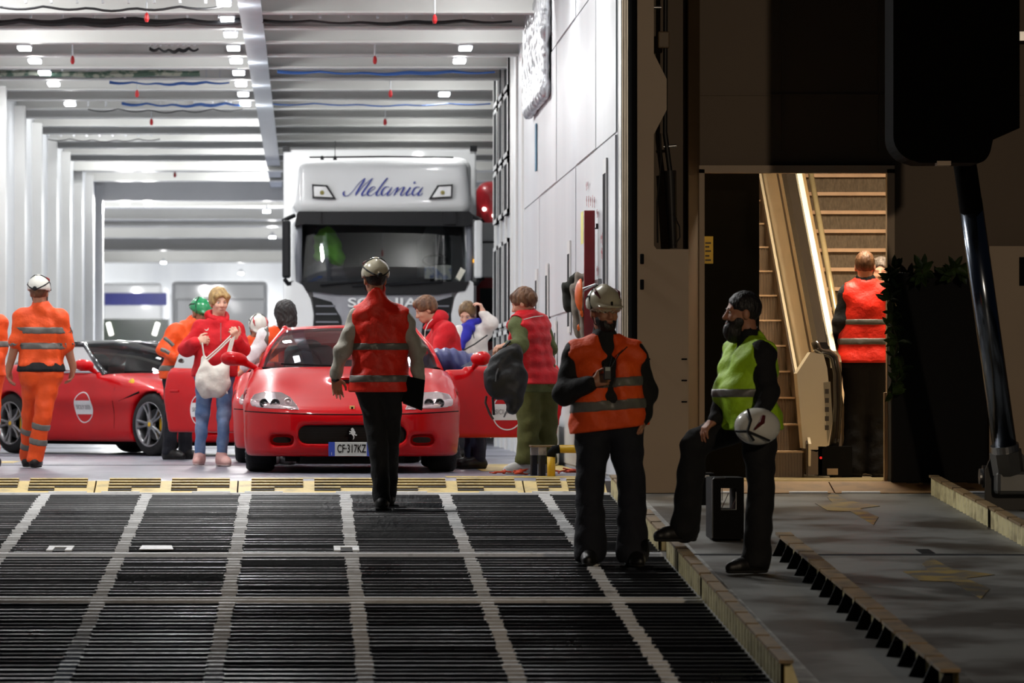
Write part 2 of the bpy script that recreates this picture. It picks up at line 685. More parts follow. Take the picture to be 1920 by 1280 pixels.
for (x0, x1, y0_, y1_, n) in ((1098, 1103, 338, 360, 2), (1098, 1116, 364, 390, 5), (1118, 1122, 392, 412, 2), (1126, 1130, 436, 460, 2), (1127, 1130, 464, 488, 2), (1118, 1122, 496, 518, 2), (974, 978, 97, 118, 2), (980, 984, 86, 104, 1), (976, 982, 112, 140, 2)):
    wall_mark(x0, x1, y0_, y1_, red_ink, n)
wall_mark(1133, 1135, 476, 508, blue_ink, 1)
ya, yb_ = F * (XR - .03) / (1094 - VX), F * (XR - .03) / (1089.5 - VX)
MB().box((XR - .032, ya, W(0, 458, 212).z), (XR - .03, yb_, W(0, 398, 212).z)).build('yellow_notice', yel_ink, wr)
MB().box((XR - 0.03, 50.9, 3.05), (XR - 0.02, 51.15, 3.55)).build('wall_sign', blue_ink, wr)

# deck luminaires
lamp_body = mat('lamp_housing', (190, 192, 195), 0.4)
lamp_glow = mat('lamp_diffuser', (244, 248, 255), 0.4, emit=14.0, var=0.01)


def area(name, loc, rot, sx, sy, power, col, parent=None):
    d = bpy.data.lights.new(name, 'AREA')
    d.shape = 'RECTANGLE'
    d.size, d.size_y = sx, sy
    d.energy = power
    d.color = col
    o = bpy.data.objects.new(name, d)
    COL.objects.link(o)
    if parent is not None:
        o.parent = parent
    o.location = loc
    o.rotation_euler = rot
    return o


lamp0 = None
LIT = []
ORD = ['first', 'second', 'third', 'fourth', 'fifth', 'sixth', 'seventh', 'eighth', 'ninth', 'tenth', 'eleventh', 'twelfth', 'thirteenth', 'fourteenth',
       'fifteenth', 'sixteenth', 'seventeenth', 'eighteenth', 'nineteenth', 'twentieth']
rows = [(-3.2, 'beside the left wall', (7, 8, 9, 10, 12), 0.55), (-0.83, 'left of the long grey girder', (4, 5, 6, 7, 8, 9, 10, 11, 12), 1.0), (1.8, 'above the lorry side', (7, 8, 11), 0.33)]
for (x, where, vis, pw) in rows:
    n = 0
    for i in range(24):
        y = 39.7 + 2.1 * i
        hid = 4 <= i < 13 and i not in vis
        if hid and i % 2:
            continue
        up = 0.5 if (hid or i >= 13) else 0.0        # some are added out of sight between the beams to light the deck
        if i < 4:
            lab = 'strip lamp over the deck entrance, %s ' % ORD[i] + where
        elif up:
            lab = 'added unseen strip lamp hidden high between the beams, %s ' % ORD[min(i - 4, 19)] + where
        else:
            lab = 'strip lamp, %s bright one from the front ' % ORD[n] + where
            n += 1
        if lamp0 is None:
            t = thing('ceiling_light', lab, 'lamp', (x, y, 4.58))
            MB().box((x - 0.08, y - 0.2, 4.61), (x + 0.08, y + 0.2, 4.66), 0.01).build('housing', lamp_body, t)
            MB().box((x - 0.07, y - 0.18, 4.575), (x + 0.07, y + 0.18, 4.61), 0.01).build('diffuser', lamp_glow, t)
            MB().cyl((x, y, 4.65), (x, y, 4.72), 0.03, n=8).build('mount', lamp_body, t)
            lamp0 = t
        else:
            t = clone(lamp0, (x, y, 4.58 + up), lab)
        t['group'] = 'strip lamps ' + where
        if i % 2 == 0:
            LIT.append((t, DECK_POWER * 2 * pw * (0.45 if x < -2 and i >= 12 else 1.0)))
for k, (x, y, wh) in enumerate(((-6.2, 96, 'leftmost near'), (-0.8, 96, 'near, next to the girder end'), (-6.0, 112, 'middle left'), (-0.8, 112, 'middle, in line with the girder'), (4, 104, 'behind the red lorry'), (-4, 134, 'far left'), (-7, 146, 'deepest left'), (2, 134, 'far, behind the white lorry'), (-2, 146, 'deepest'), (-3.5, 92.5, 'pair on the left, left one'), (-3.05, 92.5, 'pair on the left, right one'))):
    t = clone(lamp0, (x, y, 4.30), 'strip lamp in the far hold beyond the last frame, ' + wh)
    t['group'] = 'far hold strip lamps'
    LIT.append((t, DECK_POWER * 12))
for t, pw in LIT:
    d = bpy.data.lights.new('lamp_light', 'POINT')
    d.energy = pw * 0.45
    d.color = (1.0, 1.0, 0.99)
    d.shadow_soft_size = 0.06
    o = bpy.data.objects.new('lamp_light', d)
    COL.objects.link(o)
    o.parent = t
    o.location = (0, 0, -0.09)
    area('lamp_beam', (0, 0, -0.02), (0, 0, 0), 0.14, 0.36, pw * 0.9, (1.0, 1.0, 0.99), t)

# sprinkler heads
red_m = mat('red_enamel', (178, 26, 30), 0.4)
sp0 = None
for k, (px, py) in enumerate(((275, 32), (136, 112), (257, 175), (284, 228), (815, 35), (703, 112), (732, 175), (722, 228), (328, 327))):
    s = (735 - py) / 3.78
    p = W(px, py, s)
    lab = '%s small red sprinkler head from the top in the %s ceiling bays' % (ORD[k if k < 4 else (4 if k == 8 else k - 4)], 'left' if px < 480 else 'right')
    if sp0 is None:
        t = thing('sprinkler_head', lab, 'sprinkler', p)
        MB().lathe([(-0.05, 0.0), (-0.05, 0.015), (-0.02, 0.026), (0.02, 0.022), (0.04, 0.010), (0.05, 0)], p, (0, 0, 1), 12).build('head', red_m, t)
        MB().cyl(p + Vector((0, 0, 0.05)), p + Vector((0, 0, 0.75)), 0.01, n=8).build('pipe', lamp_body, t)
        sp0 = t
    else:
        t = clone(sp0, p, lab)
    t['group'] = 'sprinkler heads, ' + ('left' if px < 480 else 'right') + ' bays'

# cables slung under the beams
cab_m = mat('black_cable', (28, 28, 30), 0.5)
cab_b = mat('blue_cable', (52, 96, 168), 0.5)


def cable(px0, px1, py, s, m, label, r=0.013, n=3, sag=0.03, cat='cable'):
    t = thing('cable_run', label, cat, W((px0 + px1) / 2, py, s))
    N = 26
    for j in range(n):
        pts = []
        for i in range(N + 1):
            u = i / N
            p = W(px0 + (px1 - px0) * u, py, s)
            p.z += -0.05 + sag * abs(math.sin(u * math.pi * 5)) * -1 + 0.012 * j + 0.01 * math.sin(9 * u + j)
            p.y += 0.02 * j
            pts.append(p)
        MB().tube(pts, r, 6).build('cable', m, t)
    for i in range(0, N + 1, 3):
        p = W(px0 + (px1 - px0) * i / N, py, s)
        MB().box(p - Vector((0.012, 0.03, 0.01)), p + Vector((0.012, 0.05, 0.16))).build('cable_clip', lamp_body, t)
    return t


cable(-60, 450, 32, 179, cab_m, 'thick black cable bundle across the left ceiling near the front', 0.022, 4, 0.03)
cable(0, 418, 4, 186, cab_m, 'black cable with hangers along the topmost left beam', 0.013, 1, 0.03)
cable(492, 960, 32, 179, cab_m, 'thin black cable across the right ceiling bay', 0.012, 2, 0.02)
cable(280, 372, 84, 165, cab_m, 'short black cable beside a white junction box', 0.012, 2, 0.03)
cable(205, 430, 148, 150, cab_b, 'grey blue cable with dark clips below the left beams', 0.010, 2, 0.02)
cable(228, 470, 188, 139, cab_b, 'bright blue cable run on the left bays', 0.012, 2, 0.03)
cable(165, 455, 198, 137, cab_m, 'thin looping black cable under the blue cable', 0.008, 1, 0.04)
cable(520, 928, 128, 155, cab_b, 'blue cable across the upper right bays', 0.012, 2, 0.02)
cable(510, 920, 188, 139, cab_b, 'pale blue cable across the lower right bays', 0.010, 1, 0.02)
cable(90, 300, 255, 122, cab_m, 'thin dark cable near the left wall bracket', 0.008, 1, 0.03)
cable(290, 450, 352, 98, cab_m, 'hooked pipe loop under the far frame header', 0.012, 1, 0.05)
cable(-20, 375, 131, 153, mat('foil_pipe', (140, 144, 130), 0.35, col2=(60, 84, 70), scale=9, thr=(0.45, 0.55)), 'long speckled foil wrapped pipe across the left bays', 0.035, 2, 0.01, 'pipe')

# foil blanket on the right wall
foil = mat('crinkled_foil', (196, 198, 202), 0.30, metal=0.75, bump=0.9, bscale=9, var=0.15)
fo = Field((XR - 0.17, 47.6, 3.45), (XR + 0.02, 52.1, 5.24), 0.04)
for a in range(4):
    for b in range(3):
        fo.box((XR - 0.075, 48.4 + 1.0 * a, 3.90 + 0.5 * b), (0.05, 0.51, 0.26), rad=0.05, k=0.02)
P = fo.P()
fo.f += (0.018 * np.sin(P[1] * 17 + 3 * np.sin(P[2] * 7)) * np.sin(P[2] * 21 + 2 * np.sin(P[1] * 5))).astype(np.float32)
fo.build('insulation_blanket', foil, None, 0, label='crinkled silver foil insulation blanket high on the white right wall', cat='insulation')

# ---- ramp: one slope up to the deck
RS = 0.0517


def rz(y):
    return -0.092 - RS * (37.5 - y)


Y0 = 21.0
XBAR = 2.36
ramp = struct('floor_ramp', MB().prism([(-6, Y0, rz(Y0) - 0.012), (-6, 37.5, rz(37.5) - 0.012), (-6, 37.5, rz(37.5) - 0.3), (-6, Y0, rz(Y0) - 0.3)], (6 + XBAR, 0, 0)), ramp_m)
stripes = [-3.59, -2.81, -2.03, -1.245, -0.475, 0.30, 1.075, 1.85]
SW = 0.075
xs = [-6.0]
for x in stripes:
    xs += [x - SW / 2, x + SW / 2]
xs.append(XBAR)
pitch = 0.2
ys = np.arange(Y0 + 0.1, 37.4, pitch)
FOLD, SEAM = 28.8, 31.9


def barpts(y, j):
    r = random.Random(int(y * 100) + j)
    z = rz(y)
    h = 0.017 + r.uniform(-0.0015, 0.0015)
    w = 0.03
    t = r.uniform(-0.002, 0.004)
    return [(y - w, z - 0.012), (y - w * 0.45, z - 0.012 + h), (y + w * 0.45, z - 0.012 + h + t * 0.6), (y + w, z - 0.012)]


for i in range(0, len(xs) - 1, 2):           # bars between the painted lines: too many and thin to single out
    v, f = [], []
    for j, y in enumerate(ys):
        if abs(y - SEAM) < 0.14:
            continue
        q = barpts(y, i)
        b = len(v)
        nseg = 4
        for kx in range(nseg + 1):
            x = xs[i] + (xs[i + 1] - xs[i]) * kx / nseg
            wv = 0.006 * math.sin(x * 3.1 + y * 5.0)
            v += [(x, p[0] + wv, p[1]) for p in q]
        for kx in range(nseg):
            a = b + kx * 4
            f += [(a + c, a + 4 + c, a + 5 + c, a + 1 + c) for c in range(3)]
    mk('tread_bars', v, f, ramp_m, ramp, kind='stuff')
for si, x in enumerate(stripes):             # painted lines follow the bars
    rows_ = []
    y = Y0 + 0.02
    r = random.Random(si)
    prof = [(Y0, rz(Y0) - 0.010)]
    for j, y in enumerate(ys):
        if abs(y - SEAM) < 0.14:
            continue
        prof += [(p[0], p[1] + 0.003) for p in barpts(y, 99)]
    prof.append((37.42, rz(37.42) - 0.009))
    for (yy, zz) in prof:
        e = r.uniform(0.0, 0.016)
        e2 = r.uniform(0.0, 0.016)
        rows_.append([(x - SW / 2 - e, yy, zz), (x + SW / 2 + e2, yy, zz)])
    MB().grid(rows_).build('painted_line', line_m, ramp)
# bright cross joints
for y, w, h in ((SEAM, 0.09, 0.014), (FOLD, 0.03, 0.012), (FOLD - 0.16, 0.035, 0.012), (37.44, 0.06, 0.012)):
    MB().prism([(-6, y - w, rz(y - w) - 0.01), (-6, y - w * 0.7, rz(y) + h), (-6, y + w * 0.7, rz(y) + h), (-6, y + w, rz(y + w) - 0.01)], (6 + XBAR, 0, 0)).build('cross_joint', line_m, ramp)
for (px, py) in ((110, 1033), (650, 1030)):
    p = W(px, py, 281)
    x, y = p.x, 32.15
    fr = MB()
    for sx in (-1, 1):
        fr.prism([(x + sx * 0.062 - 0.022, y - 0.12, rz(y) + 0.004), (x + sx * 0.062 + 0.022, y - 0.12, rz(y) + 0.004), (x + sx * 0.062 + 0.022, y + 0.22, rz(y + .2) + 0.004), (x + sx * 0.062 - 0.022, y + 0.22, rz(y + .2) + 0.004)], (0, 0, 0.012))
    fr.prism([(x - 0.085, y + 0.18, rz(y + .2) + 0.004), (x + 0.085, y + 0.18, rz(y + .2) + 0.004), (x + 0.085, y + 0.3, rz(y + .3) + 0.004), (x - 0.085, y + 0.3, rz(y + .3) + 0.004)], (0, 0, 0.012))
    o = fr.build('lashing_pocket', line_m, ramp)
    MB().prism([(x - 0.042, y - 0.14, rz(y) + 0.003), (x + 0.042, y - 0.14, rz(y) + 0.003), (x + 0.042, y + 0.19, rz(y + .2) + 0.005), (x - 0.042, y + 0.19, rz(y + .2) + 0.005)], (0, 0, 0.006)).build('pocket_hole', black_m, o)
p = W(292, 1027, 279)
MB().prism([(p.x - 0.11, 32.2, rz(32.2) + 0.008), (p.x + 0.12, 32.2, rz(32.2) + 0.008), (p.x + 0.1, 32.5, rz(32.5) + 0.008), (p.x - 0.1, 32.5, rz(32.5) + 0.008)], (0, 0, 0.006)).build('patch_plate', line_m, ramp)

# smooth plate to the right of the bars
plate = struct('floor_platform', MB().prism([(XBAR, Y0, rz(Y0)), (XBAR, 37.6, rz(37.6)), (XBAR, 37.6, rz(37.6) - 0.3), (XBAR, Y0, rz(Y0) - 0.3)], (8.5 - XBAR, 0, 0)), plate_m)
MB().prism([(2.55, SEAM - 0.06, rz(SEAM) - 0.01), (2.55, SEAM - 0.03, rz(SEAM) + 0.009), (2.55, SEAM + 0.03, rz(SEAM) + 0.009), (2.55, SEAM + 0.06, rz(SEAM) - 0.01)], (5.9, 0, 0)).build('cross_joint', steel_m, plate)
p = W(1739, 1037, 281)
MB().prism([(p.x - 0.045, 31.98, rz(31.98) + 0.002), (p.x + 0.045, 31.98, rz(31.98) + 0.002), (p.x + 0.045, 32.3, rz(32.3) + 0.002), (p.x - 0.045, 32.3, rz(32.3) + 0.002)], (0, 0, 0.004)).build('pocket_hole', black_m, plate)
MB().prism([(2.50, Y0, rz(Y0) + 0.001), (2.60, Y0, rz(Y0) + 0.001), (2.60, 37.4, rz(37.4) + 0.001), (2.50, 37.4, rz(37.4) + 0.001)], (0, 0, 0.003)).build('painted_line', mat('worn_line', (150, 150, 146), .5, col2=(104, 104, 100), thr=(.4, .65), scale=6), plate)
ystain = mat('rubbed_yellow_arrow', (138, 116, 56), 0.45, col2=(84, 80, 72), thr=(0.40, 0.58), scale=5)
for (px, py, L, w) in ((1780, 1078, 1.6, 0.24), (1590, 952, 1.8, 0.2)):
    s = (187 + (py - 928) * 0.2926) / 0.78
    p = W(px, py, s)
    pts = [(-1, -.25), (-.2, -.3), (-.1, -1), (.5, -.6), (.3, -.15), (1.2, 0), (.3, .3), (.2, .8), (-.3, .5), (-.4, .2), (-1.1, .15)]
    MB().prism([(p.x + a * w, p.y + b * L, rz(p.y + b * L) + 0.0015) for a, b in pts], (0, 0, 0.0025)).build('arrow_marking', ystain, plate)

# hinged yellow flaps between the ramp and the deck
flap_m = mat('yellow_flap_plate', (204, 178, 108), 0.5, col2=(140, 122, 78), thr=(0.5, 0.75), scale=6)
bar_shadow_m = mat('flap_bar_shadow', (40, 34, 24), 0.7)


def flap(x0, x1, z_lo, z_hi, y0, y1, m, sm, label, grip_bars=True):
    t = thing('hinged_flap', label, 'ramp flap', ((x0 + x1) / 2, y0, z_lo))

    def pt(x, u, d=0.0):
        return (x, y0 + (y1 - y0) * u - d * 0.3, z_lo + (z_hi - z_lo) * u + d)
    MB().prism([pt(x0, 0, -0.03), pt(x1, 0, -0.03), pt(x1, 1, -0.03), pt(x0, 1, -0.03)], (0, -0.01, 0.03)).build('plate', m, t)
    if grip_bars:
        for gx0, gx1 in ((x0 + 0.10, x0 + (x1 - x0) * 0.455), (x0 + (x1 - x0) * 0.535, x1 - 0.06)):
            for u, sh in ((0.16, 0.45), (0.42, 1), (0.66, 1), (0.88, 1)):
                xe = gx0 + (gx1 - gx0) * sh
                MB().prism([pt(gx0, u, 0.0), pt(xe, u, 0.0), pt(xe, u + 0.12, 0.0), pt(gx0, u + 0.12, 0.0)], (0, -0.002, 0.006)).build('grip_bar_shadow', sm, t)  # dark strip paints the shadow under each raised bar
                MB().prism([pt(gx0, u + 0.12, 0.0), pt(xe, u + 0.12, 0.0), pt(xe, u + 0.2, 0.0), pt(gx0, u + 0.2, 0.0)], (0, -0.004, 0.016)).build('grip_bar', m, t)
    MB().cyl(pt(x0 + 0.05, 0, 0.0), pt(x0 + 0.35, 0, 0.0), 0.012, n=8).build('hinge', line_m, t)
    MB().cyl(pt(x1 - 0.35, 0, 0.0), pt(x1 - 0.05, 0, 0.0), 0.012, n=8).build('hinge', line_m, t)
    return t


wn = ['beyond the left edge of the ramp', 'in front of the walking orange worker', 'in front of the woman in red', 'in front of the red car', 'behind the walking man in the red vest', 'in front of the yellow and black barrier']
fx = [-3.88, -2.775, -1.655, -0.535, 0.59, 1.71, 2.36]
for i in range(6):
    flap(fx[i], fx[i + 1] - 0.012, -0.085, 0.0, 37.5, 37.9, flap_m, bar_shadow_m, 'ribbed yellow hinged flap ' + wn[i])
flap_o = mat('tan_flap_plate', (140, 108, 70), 0.5, col2=(104, 82, 56), thr=(0.45, 0.7), scale=5)
flap(3.02, 4.12, -0.085, -0.005, 37.5, 37.95, flap_o, bar_shadow_m, 'plain tan hinged flap before the escalator', False)
flap(4.13, 5.4, -0.085, -0.005, 37.5, 37.95, flap_o, bar_shadow_m, 'plain tan hinged flap before the stairs and dark planter', False)

# quay apron far below and around the ramp
struct('ground', MB().box((-60, -20, -1.6), (60, 37.4, -1.45)), mat('quay_concrete', (70, 68, 64), 0.8, bump=0.2, bscale=8))

# ---- stern wall right of the opening
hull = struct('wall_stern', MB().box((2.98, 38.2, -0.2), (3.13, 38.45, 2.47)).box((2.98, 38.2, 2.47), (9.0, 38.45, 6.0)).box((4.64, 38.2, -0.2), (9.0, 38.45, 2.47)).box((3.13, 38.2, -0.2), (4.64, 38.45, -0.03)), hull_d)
for z in (3.06,):
    MB().box((3.0, 38.185, z), (9, 38.2, z + 0.012)).build('weld_seam', hull_d, hull)
for x in (3.78, 4.55):
    MB().box((x, 38.185, 2.6), (x + 0.01, 38.2, 6)).build('weld_seam', hull_d, hull)
door = MB()
for (x0, x1, z0, z1) in ((3.10, 3.16, -0.03, 2.47), (4.61, 4.67, -0.03, 2.47), (3.10, 4.67, 2.44, 2.50)):
    door.box((x0, 38.12, z0), (x1, 38.22, z1))
struct('door_1', door, hull_m)
# frame strip and black seal of the main opening
trim1 = struct('trim_1', MB().box((XR - 0.0, 37.55, -0.1), (XR + 0.06, 37.95, 6)), mat('edge_steel', (150, 148, 142), 0.35, metal=0.5, bump=0.2, bscale=6, stretch=(6, 6, 0.2)))
for k in range(3):
    MB().box((XR + 0.005 + 0.018 * k, 37.53, -0.1), (XR + 0.013 + 0.018 * k, 37.55, 6)).build('edge_rib', steel_m, trim1)
struct('trim_2', MB().box((XR + 0.06, 37.5, -0.1), (XR + 0.125, 37.95, 6), 0.02), rubber_m)
# beige column with its shaped edge and a recess behind
s = 240.0
prof = [(1195, -600), (1226, -600), (1226, 100), (1250, 148), (1250, 206), (1226, 252), (1226, 460), (1231, 467), (1291, 467), (1291, 924), (1195, 924)]
colm = struct('trim_3', MB().prism([W(x, y, s) for x, y in prof], (0, 0.25, 0)), hull_m)
for (px, py) in ((1214, 673), (1283, 673), (1283, 713), (1283, 753)):
    p = W(px, py, s)
    MB().box(p - Vector((0.022, 0.012, 0.006)), p + Vector((0.022, 0.01, 0.006)), 0.003).build('column_slot', black_m, colm)
for z in (483, 531):
    p = W(1203, z, s)
    MB().box(p - Vector((0.012, 0.012, 0.05)), p + Vector((0.018, 0.01, 0.03)), 0.006).build('latch_hole', black_m, colm)
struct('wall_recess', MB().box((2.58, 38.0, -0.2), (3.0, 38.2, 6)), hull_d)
struct('trim_4', MB().prism([W(1291, 924, 238), W(1312, 921, 236), W(1312, -600, 236), W(1291, -600, 238)], (0, 0.3, 0)), hull_d)  # side face of the column, its shading put in as the darker brown
# gear in the recess
gear_m = mat('grimy_black_gear', (26, 22, 18), 0.5, var=0.3)
t = thing('locking_cylinder', 'dark hydraulic locking gear with hoses in the tall hull recess', 'machinery', W(1258, 465, 239, 0.1))
q = 0.10
MB().cyl(W(1262, 465, 239, q), W(1256, 320, 239, q), 0.035, 0.05).build('cylinder', gear_m, t)
MB().cyl(W(1256, 320, 239, q), W(1247, 250, 239, q), 0.02).build('rod', gear_m, t)
MB().cyl(W(1247, 250, 239, q), W(1248, -60, 239, q), 0.018).build('upper_rod', gear_m, t)
MB().box(W(1234, 90, 239, 0.06), W(1254, 60, 239, 0.14), 0.01).build('valve_box', mat('tan_box', (120, 100, 74), 0.5), t)
MB().cyl(W(1244, 275, 239, q), W(1268, 273, 239, q), 0.012).build('pin', steel_m, t)
MB().cyl(W(1226, 14, 239, q), W(1240, 14, 239, q), 0.012).build('pin', steel_m, t)
MB().tube([W(1262, 400, 239, .06), W(1274, 425, 239, .06), W(1275, 445, 239, .06), W(1264, 460, 239, .06)], 0.006, 6).build('hose', gear_m, t)
MB().tube([W(1233, 455, 239, .06), W(1232, 380, 239, .06), W(1240, 300, 239, .06), W(1238, 250, 239, .06)], 0.007, 6).build('hose', gear_m, t)

# ------------------------------------------------------------------ kerbs on the ramp
kerb_top = mat('worn_kerb_top', (128, 104, 68), 0.5, col2=(84, 72, 54), thr=(0.45, 0.7), scale=8)


def kerb(xf, xb, ya, yb, label, front=True, hgt=0.15):
    """raised wheel kerb: capping of short steel lengths on a ribbed face, gussets on the other side"""
    t = thing('wheel_kerb', label, 'kerb', ((xf + xb) / 2, (ya + yb) / 2, rz((ya + yb) / 2)))
    face = xf if front else xb
    sgn = 1 if front else -1
    # ribbed face plate
    rows_ = []
    n = max(6, int((yb - ya) / 0.045))
    for i in range(n + 1):
        y = ya + (yb - ya) * i / n
        dx = (0.007 if (i // 2) % 2 else -0.007) * sgn
        rows_.append([(face + dx, y, rz(y) + 0.002), (face + dx, y, rz(y) + hgt - 0.012)])
    back = [[(p[0][0] + 0.02 * sgn, p[0][1], p[0][2]), (p[1][0] + 0.02 * sgn, p[1][1], p[1][2])] for p in rows_]
    MB().grid(rows_).grid(back).build('ribbed_face', kerb_m, t)
    # capping lengths with gaps
    cl = 0.62
    y = ya
    while y < yb - 0.05:
        y2 = min(y + cl - 0.07, yb)
        a, b = (xf - 0.012, xf + 0.06) if front else (xb - 0.085, xb + 0.015)
        MB().prism([(a, y, rz(y) + hgt - 0.016), (b, y, rz(y) + hgt - 0.016), (b, y2, rz(y2) + hgt - 0.016), (a, y2, rz(y2) + hgt - 0.016)], (0, 0, 0.018)).build('cap_length', kerb_top, t)
        y += cl
    # triangular gussets
    y = ya + 0.05
    while y < yb:
        if front:
            tri = [(xf + 0.02, y, rz(y)), (xf + 0.02, y, rz(y) + hgt - 0.02), (xf + 0.055, y, rz(y) + hgt - 0.02), (xb, y, rz(y))]
        else:
            tri = [(xb - 0.02, y, rz(y)), (xb - 0.02, y, rz(y) + hgt - 0.02), (xb - 0.055, y, rz(y) + hgt - 0.02), (xf, y, rz(y))]
        MB().prism(tri, (0, 0.02, 0)).build('gusset', rubber_m if not front else kerb_m, t)
        y += 0.48
    return t


kerb(2.375, 2.47, 34.6, 37.45, 'far ribbed yellow kerb between the front orange vest man and the beige column')
kerb(2.365, 2.46, 32.2, 33.9, 'short ribbed kerb length behind the boot of the bearded man')
kerb(2.375, 2.475, 28.9, 31.6, 'ribbed yellow kerb under the raised boot of the bearded man')
kerb(2.375, 2.475, 24.0, 28.8, 'long ribbed yellow kerb nearest the camera beside the black ramp')
kerb(3.085, 3.20, 23.6, 31.9, 'kerb with open black gussets right of the bearded man', front=False)
kerb(4.86, 4.97, 34.2, 37.4, 'far short yellow ribbed kerb at the foot of the hydraulic cylinder')
kerb(4.86, 4.97, 29.5, 34.1, 'yellow ribbed kerb running out of the right edge of the picture')

# black bollard box with a cut-out
t = thing('ramp_stop_box', 'black steel stop box with a triangular opening behind the bearded man', 'stop box', W(1365, 1010, 273))
s = 273
fr = [(1335, 895), (1395, 895), (1395, 1010), (1335, 1010)]
a0, a1 = W(1335, 1010, s), W(1395, 895, s)
o = MB()
ox0, ox1 = W(1352, 955, s), W(1380, 915, s)
o.box(a0, (ox0.x, a0.y + 0.5, a1.z), 0).box((ox1.x, a0.y, a0.z), (a1.x, a0.y + 0.5, a1.z))
o.box((ox0.x, a0.y, a0.z), (ox1.x, a0.y + 0.5, ox0.z)).box((ox0.x, a0.y, ox1.z), (ox1.x, a0.y + 0.5, a1.z))
o.build('housing', black_m, t)
e = MB()
e.tube([W(1352, 955, s, -.01), W(1380, 955, s, -.01), W(1380, 922, s, -.01)], 0.004, 6).tube([W(1352, 955, s, -.01), W(1366, 924, s, -.01)], 0.003, 6)
e.tube([W(1354, 916, s, -.01), W(1354, 938, s, -.01)], 0.003, 6).tube([W(1370, 954, s, -.01), W(1380, 934, s, -.01)], 0.003, 6)
e.build('edge_bar', steel_m, t)
MB().tube([W(1336, 1008, s, -.01), W(1336, 899, s, -.01), W(1339, 896, s, -.01), W(1360, 895, s, -.01)], 0.005, 6).build('worn_edge', steel_m, t)
t = thing('ramp_stop_box', 'black steel box half hidden behind the raised leg of the bearded man', 'stop box', W(1325, 955, 248))
MB().box(W(1312, 956, 248), W(1334, 885, 248, 0.3), 0.01).build('housing', black_m, t)
MB().box(W(1316, 895, 248, -0.01), W(1330, 890, 248), 0.002).build('worn_edge', steel_m, t)

# ------------------------------------------------------------------ stair hall behind the doorway
beige = mat('cream_panel', (226, 212, 182), 0.28, var=0.04, scale=1.5, coat=0.2)
hallw = mat('hall_wall', (128, 112, 84), 0.6, var=0.05)
hx0, hx1, hy0, hy1 = 3.0, 6.4, 38.46, 48.5
hall = struct('wall_hall', MB().box((hx0 - .1, hy0, -0.05), (hx0, hy1, 6)).box((hx1, hy0, -0.05), (hx1 + .1, hy1, 6)).box((hx0, hy1, -0.05), (hx1, hy1 + .1, 6)), hallw)
struct('ceiling_hall', MB().box((hx0 - .1, hy0, 5.6), (hx1 + .1, hy1, 5.7)), hallw)
struct('floor_hall', MB().box((2.9, 37.95, -0.1), (hx1, hy1, -0.01)), mat('hall_floor', (150, 136, 112), 0.3, metal=0.4, var=0.1, scale=3))
struct('threshold_trim', MB().box((3.14, 38.2, -0.012), (4.64, 38.5, 0.004)), mat('threshold_steel', (176, 158, 120), 0.35, metal=0.6))
t = thing('hall_ceiling_light', 'warm ceiling lamp of the escalator hall', 'lamp', (4.6, 40.2, 5.35))
MB().box((3.9, 39.8, 5.5), (5.3, 40.6, 5.6)).build('housing', lamp_body, t)
MB().box((3.95, 39.85, 5.46), (5.25, 40.55, 5.5)).build('diffuser', mat('warm_diffuser', (255, 214, 160), 0.4, emit=5), t)
area('hall_light', (0, 0, 0.06), (0, 0, 0), 1.2, 0.6, HALL_POWER, (1.0, 0.88, 0.70), t)
t = thing('hall_ceiling_light', 'warm downlight above the escalator foot', 'lamp', (4.6, 39.05, 3.1))
MB().box((3.9, 38.9, 3.16), (5.3, 39.2, 3.2)).build('housing', lamp_body, t)
MB().box((3.95, 38.93, 3.12), (5.25, 39.17, 3.16)).build('diffuser', MATS['warm_diffuser'], t)
MB().cyl((4.6, 39.05, 3.19), (4.6, 39.05, 5.6), 0.015, n=8).build('hanger', lamp_body, t)
area('hall_light', (0, 0, 0.0), (0, 0, 0), 1.2, 0.25, HALL_POWER * 0.22, (1.0, 0.88, 0.70), t)
# dark inner leaf with notice
t = thing('sliding_door_leaf', 'dark sliding door leaf with a yellow notice left of the escalator', 'door', W(1370, 905, 230.8))
leaf = MB().box(W(1300, 906, 230.8), W(1423, 320, 230.8, 0.03)).build('leaf', mat('dark_leaf', (20, 18, 13), 0.7, spec=.05, var=0.1), t)
MB().box(W(1321, 494, 230.8, -0.012), W(1337, 443, 230.8, -0.004)).build('yellow_notice', mat('notice_yellow', (190, 160, 40), 0.5), t)
for k, y in enumerate((455, 462, 470, 479, 487)):
    MB().box(W(1322.5, y + 2, 230.8, -0.014), W(1333 - 3 * (k % 2), y - 1, 230.8, -0.0115)).build('notice_line', mat('notice_ink', (60, 48, 20), 0.5), t)

# escalator
ES = math.tan(math.radians(30))
ex1 = 4.06
t = thing('escalator', 'narrow escalator with ribbed steps and cream balustrade rising behind the doorway', 'escalator', (3.6, 39.3, 0))
ribm = mat('ribbed_step', (104, 86, 66), 0.45, metal=0.3, var=0.08)
r_h, r_d = 0.22, 0.38
y0e = 39.15
for i in range(13):
    y = y0e + r_d * i
    z = 0.0 + r_h * i
    st = MB()
    st.box((3.2, y, z - 0.1 if i else 0), (ex1, y + r_d + 0.05, z + r_h - 0.012))
    step = st.build('step', ribm, t)
    rb = MB()
    for j in range(18):
        x = 3.62 + j * 0.024
        rb.box((x, y - 0.006, z), (x + 0.012, y + 0.001, z + r_h - 0.014))
    rb.build('riser_rib', ribm, step, kind='stuff')
    MB().box((3.2, y - 0.012, z + r_h - 0.014), (ex1, y + r_d, z + r_h)).build('tread_nosing', mat('step_nosing', (190, 158, 122), 0.45, metal=0.3), step)
MB().box((3.25, 38.6, -0.012), (4.7, 39.15, 0.006)).build('comb_plate', mat('comb_plate_m', (168, 150, 112), 0.35, metal=0.5), t)


